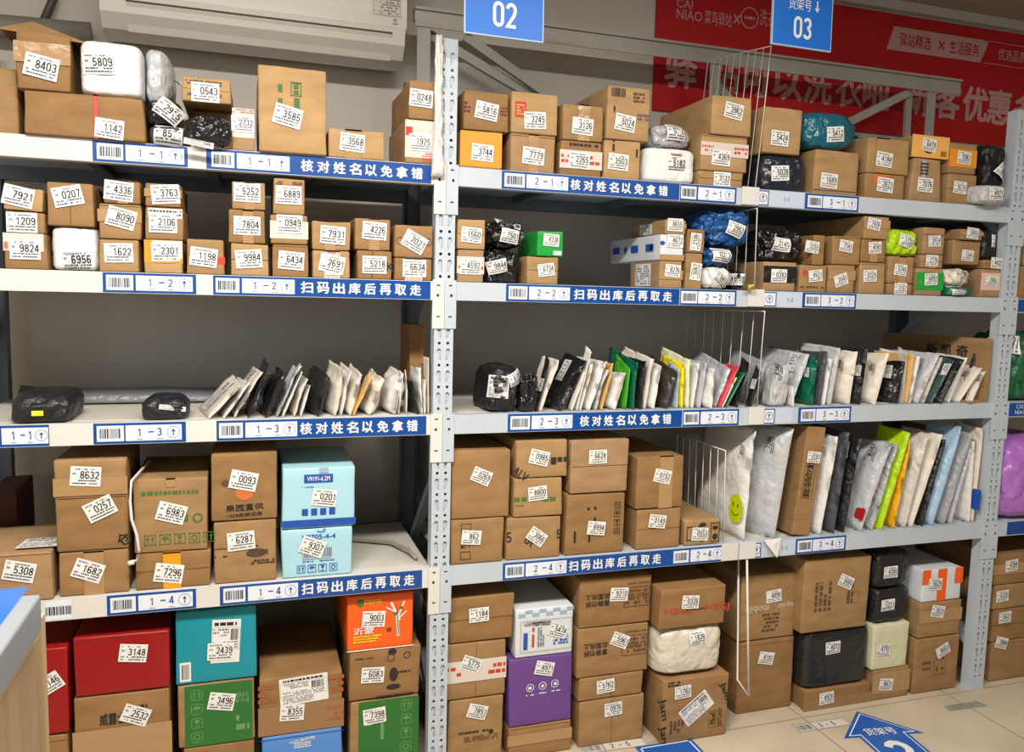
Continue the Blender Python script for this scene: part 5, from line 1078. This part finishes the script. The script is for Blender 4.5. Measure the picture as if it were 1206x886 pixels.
M('h20', '23', 811, (812, 424), PALEY, 'pale yellow mailer right of the yellow one', th=.018, w=.16, yaw=8, rise=.012)
M('h21', '23', 816, (824, 428), WHITE, 'narrow white mailer before the silver ones', th=.012, w=.13, yaw=8)
M('h22', '23', 824, (833, 428), SILVER, 'silver mailer left of the tall silver one', th=.026, w=.14, yaw=8, wr=.007)
M('h24', '23', 838, (842, 434), WHITE, 'white bubble mailer in front of the tall silver one', th=.03, w=.06, yaw=8, d=-.005, wr=.006)
M('h23', '23', 843, (861, 434), SILVER, 'tall silver mailer with a raised corner', th=.012, w=.22, yaw=4, rise=.045, wr=.006, d=.03)
M('h25', '23', 848, (871, 431), REDF, 'coral red mailer', th=.018, w=.12, yaw=0, wr=.002)
M('h25b', '23', 851, (868, 445), CREAM, 'thin cream mailer between coral and green ones', th=.006, w=.1, yaw=0)
M('h26', '23', 856, (878, 439), mat('forest_film', (24, 106, 66), .4, 'poly', bump=.2), 'thin green mailer leaning beside the coral one', th=.012, w=.12, yaw=0, wr=.002)
M('h27', '23', 868, (883, 428), BLACKM, 'black mailer behind the wire divider, left one', th=.03, w=.16, yaw=8, wr=.008)
M('h28', '23', 885, (896, 438), BLACKM, 'black mailer at the divider', th=.045, w=.14, yaw=8, code='5520', lu=.26, lab=.6, lh=.02)
M('i0', '23', 887, (904, 427), GREY, 'grey mailer just behind the wire divider', th=.012, w=.16, yaw=13, d=.06, rise=.02)
M('i1', '23', 920, (942, 420), DGREEN, 'dark green mailer at the back, sticking up behind grey bags', th=.03, w=.12, yaw=30, d=.22, rise=.03)
G('i2', '23', (903, 430, 930, 479), (917, 438), d=.0, dep=.12, m=LGREY, p=4, wr=0.09, code='8346', rot=74, adj='plump grey bag', lw=.055, sheet=False, lean=.12)
M('i3', '23', 932, (954, 417), LGREY, 'wide pale mailer with number 4392', th=.03, w=.24, yaw=6, code='4392', lab=.78, lu=.2, lh=.04, rise=-.01, d=.03)
M('i4', '23', 935, (934, 455), WHITE, 'short white mailer before the plump grey bag', th=.014, w=.05, yaw=4, d=-.002)
M('i5', '23', 958, (962, 424), DGREEN, 'dark green mailer with a white side label', th=.042, w=.13, yaw=13, code='4410', lab=.7, lu=.24, lh=.02, wr=.008)
M('i6', '23', 966, (975, 414), CHAR, 'charcoal mailer right of the dark green one', th=.02, w=.15, yaw=13)
M('i7', '23', 971, (980, 423), WHITE, 'thin white mailer by the charcoal one', th=.014, w=.14, yaw=13)
M('i8', '23', 978, (990, 410), LGREY, 'tall light grey film mailer', th=.018, w=.15, yaw=13)
M('i9', '23', 1000, (1010, 414), CREAM, 'cream padded mailer with number 8388', th=.048, w=.15, yaw=13, code='8388', lu=.26, lab=.7, lh=.03, sheet=False)
M('i10', '23', 1013, (1022, 411), BLACKM, 'black mailer between two cream ones', th=.032, w=.15, yaw=13, code='6641', lab=.6, lh=.022, lu=.1)
M('i11', '23', 1031, (1047, 416), CREAM, 'cream mailer with number 2093', th=.045, w=.14, yaw=13, code='2093', lu=.26, lab=.66, lh=.03, sheet=False)
M('i12', '23', 1057, (1066, 425), BLACKP, 'thick black mailer inside clear film', th=.055, w=.14, yaw=13, code='0370', lu=.26, lab=.72, lh=.028)
M('i12b', '23', 1064, (1069, 415), CLEAR, 'clear film sleeve beside the thick black mailer', th=.01, w=.17, yaw=13)
M('i13', '23', 1068, (1078, 417), KRAFTP, 'tan mailer beside the clear sleeve', th=.012, w=.15, yaw=13)
M('i13b', '23', 1072, (1084, 420), WHITE, 'thin white mailer right of the tan one', th=.008, w=.15, yaw=13)
M('i14', '23', 1081, (1107, 417), LGREY, 'silver grey mailer with number 5755', th=.028, w=.18, yaw=13, code='5755', lu=.26, lab=.75, lh=.03, sheet=False)
M('i15', '23', 1088, (1110, 421), mat('taupe_film', (190, 180, 168), .35, 'poly'), 'taupe crinkled mailer before the slate green one', th=.016, w=.12, yaw=13, wr=.008)
M('i16', '23', 1097, (1124, 424), TEALG, 'slate green leaning mailer', th=.034, w=.16, yaw=13, code='4302', lab=.75, lh=.028, lu=.2, d=-.004)
M('i17', '23', 1109, (1136, 423), BLACKM, 'black leaning mailer right of the slate green one', th=.03, w=.15, yaw=13, d=-.004)
M('i18', '23', 1118, (1140, 421), WHITE, 'white mailer right of the leaning black one', th=.012, w=.15, yaw=13)
M('i19', '23', 1130, (1157, 434), CREAM, 'cream mailer with number 3832', th=.018, w=.14, yaw=13, code='3832', lu=.26, lab=.7, lh=.03, sheet=False)
M('i20', '23', 1134, (1149, 420), BLACKM, 'small black mailer peeking above cream ones', th=.014, w=.05, yaw=13, d=.05)
M('i21', '23', 1145, (1161, 437), CREAM, 'cream mailer with number 0003, near the open carton', th=.018, w=.09, yaw=24, code='0003', lu=.26, lab=.7, lh=.028, sheet=False)
M('i22', '23', 1169, (1172, 414), mat('pale_card', (216, 210, 196), .6), 'pale card envelope standing by the open carton', th=.008, w=.08, yaw=20, wr=.001, name='card_envelope', cat='envelope')
# flat shoe carton whose lettered side looks left
sk = tag(empty('carton', (1.884, 0.01, S3+0.0015)), 'flat brown carton with black characters at the right end of the third shelf', 'carton', 'parcels on the third shelf right of the post'); sk.rotation_euler = (0, 0, R(8))
q = MB(); q.box(-0.008, 0.0, 0.0, 0.0, 0.43, 0.215, KR[1])
for i, ch in enumerate('斯凯奇'): text_on(q, ch, lambda a, b: (-0.0092, 0.20-a, b), -0.02+i*0.06, 0.165, 0.045, BPRINT, off=.02, width=.042)
q.build('side_board', sk); q = MB(); q.box(0.0, 0.422, 0.0, 0.05, 0.43, 0.215, KR[1]); q.build('back_board', sk)
q = MB(); q.box(-0.10, -0.004, 0.0005, -0.008, 0.10, 0.003, KR[6]); q.build('bottom_flap', sk)

# ---- fourth shelf right of the post
C('862', '24', (528, 611, 594, 667), (555, 633), code='862', rot=-6, lw=.056, adj='bottom carton with side icons', draw=D(('o', .2, .7, .38, .9, .0015, BPRINT), ('b', .2, .35, .36, .42, 1, BPRINT), ('o', .2, .1, .38, .28, .0015, BPRINT), ('d', .22, .5, .003, .01, BPRINT)))
C('0269', '24', (531, 530, 602, 611), (567, 561), on='862', code='0269', rot=-24, lw=.056, adj='tall carton by the middle post')
C('3066', '24', (596, 609, 661, 662), (632, 632), code='3066', rot=-36, lw=.056, adj='bottom carton with circular print', draw=D(('t', '5', .05, .55, .25, BPRINT), ('t', 'op', .42, .4, .22, BPRINT, 0, .18), ('t', '5', .95, .55, .22, BPRINT)))
C('8800', '24', (604, 563, 663, 609), (633, 581), on='3066', code='8800', rot=5, lw=.056, adj='carton with a green print line', draw=D(('b', .02, .38, .3, .55, 1, GPRINT), ('b', .6, .34, .98, .52, 1, GPRINT), ('b', .05, .28, .25, .33, 1, GPRINT)))
C('0985', '24', (607, 518, 670, 562), (635, 539), on='8800', code='0985', rot=-14, lw=.058, adj='carton with black print', draw=D(('r', .66, .33, .76, .52, BPRINT), ('b', .78, .36, .99, .56, 1, BPRINT), ('t', 'ALV', .1, .12, .22, BPRINT, -35, .3)))
C('8994', '24', (665, 581, 736, 657), (702, 622), code='8994', rot=-7, lw=.056, adj='carton with vertical print and icons', draw=D(('bv', .14, .2, .2, .75, 1, BPRINT), ('bv', .38, .2, .44, .5, 1, BPRINT), ('bv', .46, .3, .52, .78, 1, BPRINT), ('d', .38, .75, .0045, .0045, BPRINT), ('ic', .86, .78, .019, 4, BPRINT, True)))
C('6628', '24', (671, 517, 741, 580), (704, 538), on='8994', code='6628', rot=0, lw=.056, adj='plain carton')
C('0149', '24', (749, 599, 802, 652), (774, 614), code='0149', rot=-8, lw=.056, adj='lower plain carton')
C('0152', '24', (749, 537, 806, 598), (780, 561), on='0149', code='0152', rot=-12, lw=.056, adj='upper plain carton', dep=.33)
C('0553', '24', (805, 612, 851, 647), (824, 629), code='0553', rot=-5, lw=.056, adj='small carton with bold icons', draw=D(('o', .08, .2, .3, .75, .003, BPRINT), ('d', .5, .2, .009, .007, BPRINT), ('d', .5, .8, .012, .006, BPRINT), ('r', .38, .25, .44, .75, BPRINT), ('o', .72, .1, .96, .85, .002, BPRINT), ('d', .84, .3, .009, .009, BPRINT), ('d', .84, .65, .01, .006, BPRINT)))
G('filmbag', '24', (808, 512, 852, 640), d=.31, dep=.13, m=CLEAR, p=4, wr=.06, adj='clear film bag behind the small icon carton', taper=('T', .4))
def smiley(o, f, L, rnd):
    fr = f(.11, .27); q = MB(); disc_on(q, lambda a, b: fr(a, b, 0.0), 0, 0, .038, .046, mat('lime_print', (214, 226, 20), .45), 28)
    for dx in (-.012, .012): disc_on(q, lambda a, b: fr(a, b, .0006), dx, .012, .003, .006, INK, 10)
    for k in range(8):
        a0 = math.pi*(1.15+.7*k/8); a1 = math.pi*(1.15+.7*(k+1)/8); q.add([fr(.02*math.cos(a0), .02*math.sin(a0), .0006), fr(.023*math.cos(a0), .023*math.sin(a0), .0006), fr(.023*math.cos(a1), .023*math.sin(a1), .0006), fr(.02*math.cos(a1), .02*math.sin(a1), .0006)], [(0, 1, 2, 3)], INK)
    q.build('round_print', o)
M('4518', '24', 876, (889, 505), WHITE, 'big white bag with a lime round print', th=.06, w=.28, yaw=1, code='4518', lab=.78, lu=.1, lh=.036, sheet=False, draw=smiley, wr=.008)
def tipdraw(o, f, L, rnd):
    q = MB(); q.add([(-.055, -.022, .004), (.012, -.022, .008), (-.012, -.036, -.05), (-.02, -.030, -.01)], [(0, 3, 1), (0, 2, 3), (3, 2, 1)], WHITE); t = q.build('bottom_seal', o); md = t.modifiers.new('film', 'SOLIDIFY'); md.thickness = .003
M('7246', '24', 912, (934, 504), LGREY, 'long padded grey white mailer', th=.045, w=.2, yaw=26, code='7246', lab=.82, lu=.3, lh=.04, sheet=False, draw=tipdraw, flange=.03)
C('0292', '24', (931, 504, 957, 641), (949, 540), code='0292', lw=.05, adj='tall leaning carton with black characters', ry=6.6, dep=.25, draw=D(('t', '套', .45, .39, .075, BPRINT, 90, .5), ('t', '装', .45, .49, .075, BPRINT, 90, .5), ('t', '勿', .45, .58, .075, BPRINT, 90, .5), ('t', '拆', .45, .67, .075, BPRINT, 90, .5), ('o', .2, .34, .75, .72, .001, BPRINT)))
M('9914', '24', 966, (988, 514), WHITE, 'white lumpy mailer right of the tall carton', th=.032, w=.14, yaw=13, code='9914', lu=.26, lab=.82, lh=.026, wr=.007, sheet=False)
M('j16', '24', 982, (1001, 510), CHAR, 'charcoal printed mailer left of a black one', th=.034, w=.15, yaw=13)
M('j17', '24', 994, (1014, 516), BLACKM, 'long black mailer with a slanted sticker', th=.038, w=.16, yaw=4, code='6193', lab=.85, lh=.036, lu=.3)
def flower(o, f, L, rnd):
    fr = f(.06, .17); q = MB()
    for k in range(7): disc_on(q, lambda a, b: fr(a, b, .0002*k), rnd.uniform(-.012, .012), rnd.uniform(-.012, .014), .012, .012, mat('red_flower_print', (170, 28, 28), .5), 7)
    q.build('flower_print', o)
M('8749', '24', 1014, (1050, 522), LGREY, 'pale grey mailer with a red flower print', th=.045, w=.2, yaw=6, code='8749', lab=.85, lu=.25, lh=.045, draw=flower, sheet=False)
M('j19', '24', 1027, (1058, 524), mat('bubble_silver', (176, 176, 178), .2, 'poly', .8, bump=.9), 'silver bubble mailer left of the lime one', th=.022, w=.17, yaw=13, wr=.007)
M('j20', '24', 1038, (1073, 510), LIMEF, 'lime green mailer', th=.024, w=.12, yaw=13, code='水果', lu=.26, lab=.55, lh=.02, sheet=False)
M('j21', '24', 1053, (1073, 520), AMBERF, 'amber yellow mailer', th=.022, w=.1, yaw=0)
M('2205', '24', 1066, (1094, 510), mat('warm_grey_film', (204, 200, 190), .35, 'poly'), 'warm grey mailer with number 2205', th=.034, w=.15, yaw=13, code='2205', lu=.26, lab=.65, lh=.032, sheet=False)
M('j23', '24', 1074, (1111, 512), CREAM, 'cream mailer left of a black gap', th=.026, w=.15, yaw=13)
M('j24', '24', 1087, (1114, 518), BLACKM, 'black mailer left of the light blue one', th=.03, w=.15, yaw=13)
M('j25', '24', 1098, (1134, 503), LBLUE, 'light blue mailer with a curled top', th=.04, w=.12, yaw=13, curl=.1, flange=.14)
M('j26', '24', 1112, (1146, 511), GREY, 'grey mailer right of the light blue one', th=.03, w=.14, yaw=13)
M('j27', '24', 1120, (1145, 528), SILVER, 'narrow silver mailer', th=.014, w=.12, yaw=13)
M('j28', '24', 1142, (1148, 520), WHITE, 'white mailer next to the one with a blue patch', th=.032, w=.14, yaw=13)
def bluep(o, f, L, rnd):
    fr = f(.02, .25); q = MB(); quad_on(q, lambda a, b: fr(a, b, 0), -.012, -.035, .022, .035, NAVY); q.build('blue_patch', o)
M('j29', '24', 1146, (1159, 505), CREAM, 'cream mailer with a blue patch', th=.028, w=.13, yaw=13, code='1710', lu=.26, lab=.8, lh=.03, draw=bluep, sheet=False)
C('j30', '24', (1147, 514, 1153, 615), d=.03, dep=.36, adj='flat brown carton on edge by the right post')

# ---- floor right of the middle post
fd = dict(d=.03, dep=.36, lw=.058)
C('7851', '2f', (526, 822, 592, 950), (562, 838), code='7851', rot=-18, adj='bottom carton beside the middle post', draw=D(('b', .2, .47, .8, .52, 1, BPRINT), ('d', .78, .47, .007, .007, BPRINT), ('b', .3, .35, .9, .44, 3, BROWNINK)), **fd)
C('5775', '2f', (523, 756, 596, 822), (555, 782), on='7851', code='5775', rot=-22, tape=(0, .3, 1, .68, WTAPE), adj='carton with wide white and red tape', **fd)
C('1184', '2f', (527, 702, 606, 756), (564, 724), on='5775', code='1184', rot=2, adj='top carton beside the middle post', **fd)
C('k4b', '2f', (597, 853, 672, 950), adj='carton under the purple box', **fd)
C('4971p', '2f', (598, 773, 674, 852), (641, 787), on='k4b', code='4971', rot=-14, m=PURPLEBOX, adj='purple carton with white round icons', draw=D(('ring', .34, .55, .010, .012, WPRINT), ('ring', .53, .56, .010, .012, WPRINT), ('ring', .72, .57, .010, .012, WPRINT), ('b', .28, .43, .4, .46, 1, WPRINT), ('b', .48, .44, .6, .47, 1, WPRINT), ('b', .67, .45, .8, .48, 1, WPRINT), ('r', .31, .53, .36, .57, WPRINT), ('r', .51, .54, .55, .58, WPRINT), ('r', .7, .55, .75, .59, WPRINT)), **fd)
CK = [('r', .06+.115*i, .82+.07*((i+j) % 2), .06+.115*(i+1), .89+.07*((i+j) % 2), SKYB) for i in range(8) for j in (0,)]
C('5474', '2f', (602, 715, 676, 772), (657, 742), on='4971p', code='5474', rot=-20, m=WHITEBOX, adj='white carton with a blue checker band', draw=D(*CK, ('o', .1, .1, .96, .74, .001, GREYINK), ('r', .15, .16, .22, .5, NAVY), ('bv', .28, .2, .34, .6, 1, RPRINT), ('bv', .38, .2, .5, .6, 3, GREYINK), ('b', .15, .64, .5, .72, 2, GREYINK), ('b', .3, .62, .6, .72, 2, BPRINT), ('b', .65, .2, .9, .45, 4, NAVY)), **fd)
C('0976', '2f', (681, 822, 758, 880), (722, 835), code='0976', rot=3, adj='bottom carton', **fd)
C('5762', '2f', (680, 795, 758, 821), (713, 808), on='0976', code='5762', rot=4, adj='flat carton', **fd)
UPD = D(('t', '此面向上', .26, .62, .12, BPRINT, 180, .32), ('t', '套装勿拆', .26, .48, .12, BPRINT, 180, .32), ('o', .62, .35, .97, .76, .0012, BPRINT), ('b', .64, .4, .95, .72, 4, BROWNINK), ('b', .66, .82, .96, .86, 1, BROWNINK), ('r', .62, .55, .97, .556, BPRINT), ('r', .78, .35, .784, .76, BPRINT))
C('5961', '2f', (679, 737, 764, 795), (730, 754), on='5762', code='5961', rot=-24, adj='carton with upside-down characters, lower of the pair', draw=UPD, **fd)
C('9210', '2f', (681, 680, 767, 736), (729, 700), on='5961', code='9210', rot=-4, adj='carton with upside-down characters, upper of the pair', draw=UPD, **fd)
C('1782', '2f', (779, 797, 858, 878), (804, 815), code='1782', rot=3, d=-.02, dep=.3, lw=.056, adj='carton with black brush lettering and a diagonal waybill', bill=(820, 834, .11, .062, 36), draw=D(('t', 'Jam', .02, .55, .14, BPRINT, -80, .3), ('t', 'Jam', .04, .12, .14, BPRINT, -80, .3), ('t', 'Jam', .92, .7, .12, BPRINT, -70, .25), ('b', .08, .88, .25, .97, 2, BPRINT), ('bv', .12, .15, .34, .35, 4, BROWNINK), ('bv', .72, .2, .8, .4, 3, BPRINT), ('bv', .84, .15, .9, .45, 2, BROWNINK), ('o', .7, .15, .82, .42, .001, BPRINT)))
G('1826', '2f', (768, 739, 857, 797), (822, 752), on='1782', code='1826', rot=3, d=-.015, dep=.28, m=mat('bubble_bag', (216, 208, 190), .25, 'poly', .6), p=5, wr=.02, lw=.056, adj='white bubble wrapped parcel')
C('0326', '2f', (776, 692, 856, 740), (813, 709), on='1826', code='0326', rot=-4, d=-.01, dep=.3, lw=.058, adj='carton with red letters', draw=D(('t', 'HSGJ', .27, .42, .2, RPRINT, -2, .36), ('t', 'HSGJ', .86, .42, .2, RPRINT, -2, .34), ('r', .4, .43, .68, .45, BPRINT)))
C('8182', '2f', (868, 753, 934, 853), (902, 775), code='8182', rot=-12, adj='tall plain carton', d=.075, dep=.33, lw=.058)
C('4890', '2f', (871, 676, 938, 752), (911, 702), on='8182', code='4890', rot=5, adj='dented carton with white script', draw=D(('t', 'mobile', .3, .47, .11, mat('faint_white', (206, 190, 164), .7), 180, .4), ('t', 'repair', .82, .5, .1, mat('faint_white', (206, 190, 164), .7), 180, .34), ('b', .4, .1, .7, .4, 5, BROWNINK)), d=.075, dep=.33, lw=.058)
C('4935', '2f', (933, 810, 1026, 845), (973, 822), code='4935', rot=3, adj='flat carton on the floor', draw=D(('r', 0, .0, 1, .52, mat('brown_tape', (150, 114, 78), .3))), **fd)
G('4072', '2f', (935, 742, 1026, 811), (981, 763), on='4935', code='4072', rot=2, d=.03, dep=.3, m=mat('black_wrap', (28, 30, 32), .28, 'poly', .6, bump=.25), p=9, wr=.012, lw=.058, adj='boxy parcel in black film')
C('5660', '2f', (944, 657, 1024, 744), (996, 685), on='4072', code='5660', rot=-24, adj='big carton with faded dark print', draw=D(('bv', .18, .28, .44, .68, 4, BROWNINK), ('bv', .66, .35, .76, .7, 2, BROWNINK), ('o', .66, .35, .84, .5, .001, BROWNINK)), **fd)
C('8631', '2f', (1027, 787, 1071, 822), (1043, 806), code='8631', rot=-7, adj='small taped carton', draw=D(('r', .0, .2, 1, .9, TAPE)), **fd)
C('8797', '2f', (1023, 735, 1070, 788), (1040, 765), on='8631', code='8797', rot=-4, m=CREAMW, dent=.004, adj='pale cream wrapped parcel', name='parcel', cat='parcel', **fd)
G('1211', '2f', (1031, 693, 1079, 736), (1046, 713), on='8797', code='1211', rot=2, d=.03, dep=.28, m=BLACKM, p=9.0, wr=.02, taper=('R', .22), lw=.056, adj='lower black bag of two')
G('4350', '2f', (1032, 650, 1079, 693), (1049, 674), on='1211', code='4350', rot=2, d=.03, dep=.28, m=BLACKM, p=9.0, wr=.02, taper=('R', .22), lw=.056, adj='upper black bag of two')
C('8663', '2f', (1076, 750, 1129, 810), (1110, 766), code='8663', rot=24, adj='carton with faint handling print', draw=D(('b', .2, .5, .38, .58, 1, BROWNINK), ('b', .2, .4, .38, .46, 1, BROWNINK), ('o', .45, .3, .7, .7, .001, BROWNINK), ('b', .5, .35, .66, .65, 3, BROWNINK)), **fd)
C('2623b', '2f', (1082, 708, 1132, 750), (1104, 720), on='8663', code='2623', rot=-12, adj='plain carton under the orange striped one', **fd)
C('5629', '2f', (1086, 670, 1133, 707), (1101, 688), on='2623b', code='5629', rot=-4, m=WHITEBOX, adj='white carton with orange stripes', draw=D(('r', .38, 0, .6, 1, ORANGEBOX), ('r', .0, .55, .2, 1, ORANGEBOX), ('r', .8, .5, 1, 1, ORANGEBOX)), **fd)

# ---- beyond the right post
C('7884', '4f', (1163, 748, 1300, 800), (1179, 757), code='7884', rot=-16, adj='bottom carton with dark print', **fd)
C('5621', '4f', (1166, 711, 1300, 747), (1183, 727), on='7884', code='5621', rot=2, adj='second carton from the floor', **fd)
C('5320', '4f', (1168, 683, 1300, 711), (1180, 702), on='5621', code='5320', rot=3, adj='taped carton third from the floor', **fd)
C('4384', '4f', (1170, 648, 1300, 683), (1191, 666), on='5320', code='4384', rot=5, adj='top carton of the stack', **fd)
G('violet', '42', (1172, 515, 1262, 628), d=-.02, dep=.3, m=PURPLEF, p=4, wr=.05, adj='large violet film bag', z0=S4)
G('7572', '42', (1186, 390, 1244, 474), (1196, 406), d=0, dep=.2, m=mat('bottle_green_film', (30, 100, 66), .35, 'poly'), p=4.5, wr=0.105, code='7572', rot=84, adj='green film bag with a white sticker', z0=S3)
C('b4', '42', (1199, 315, 1290, 350), d=.012, dep=.25, adj='brown carton with orange print on the second shelf', draw=D(('b', .06, .3, .2, .5, 1, OPRINT)))
C('b5', '42', (1206, 280, 1290, 314), d=.012, dep=.25, on='b4', adj='brown carton on the orange printed one')
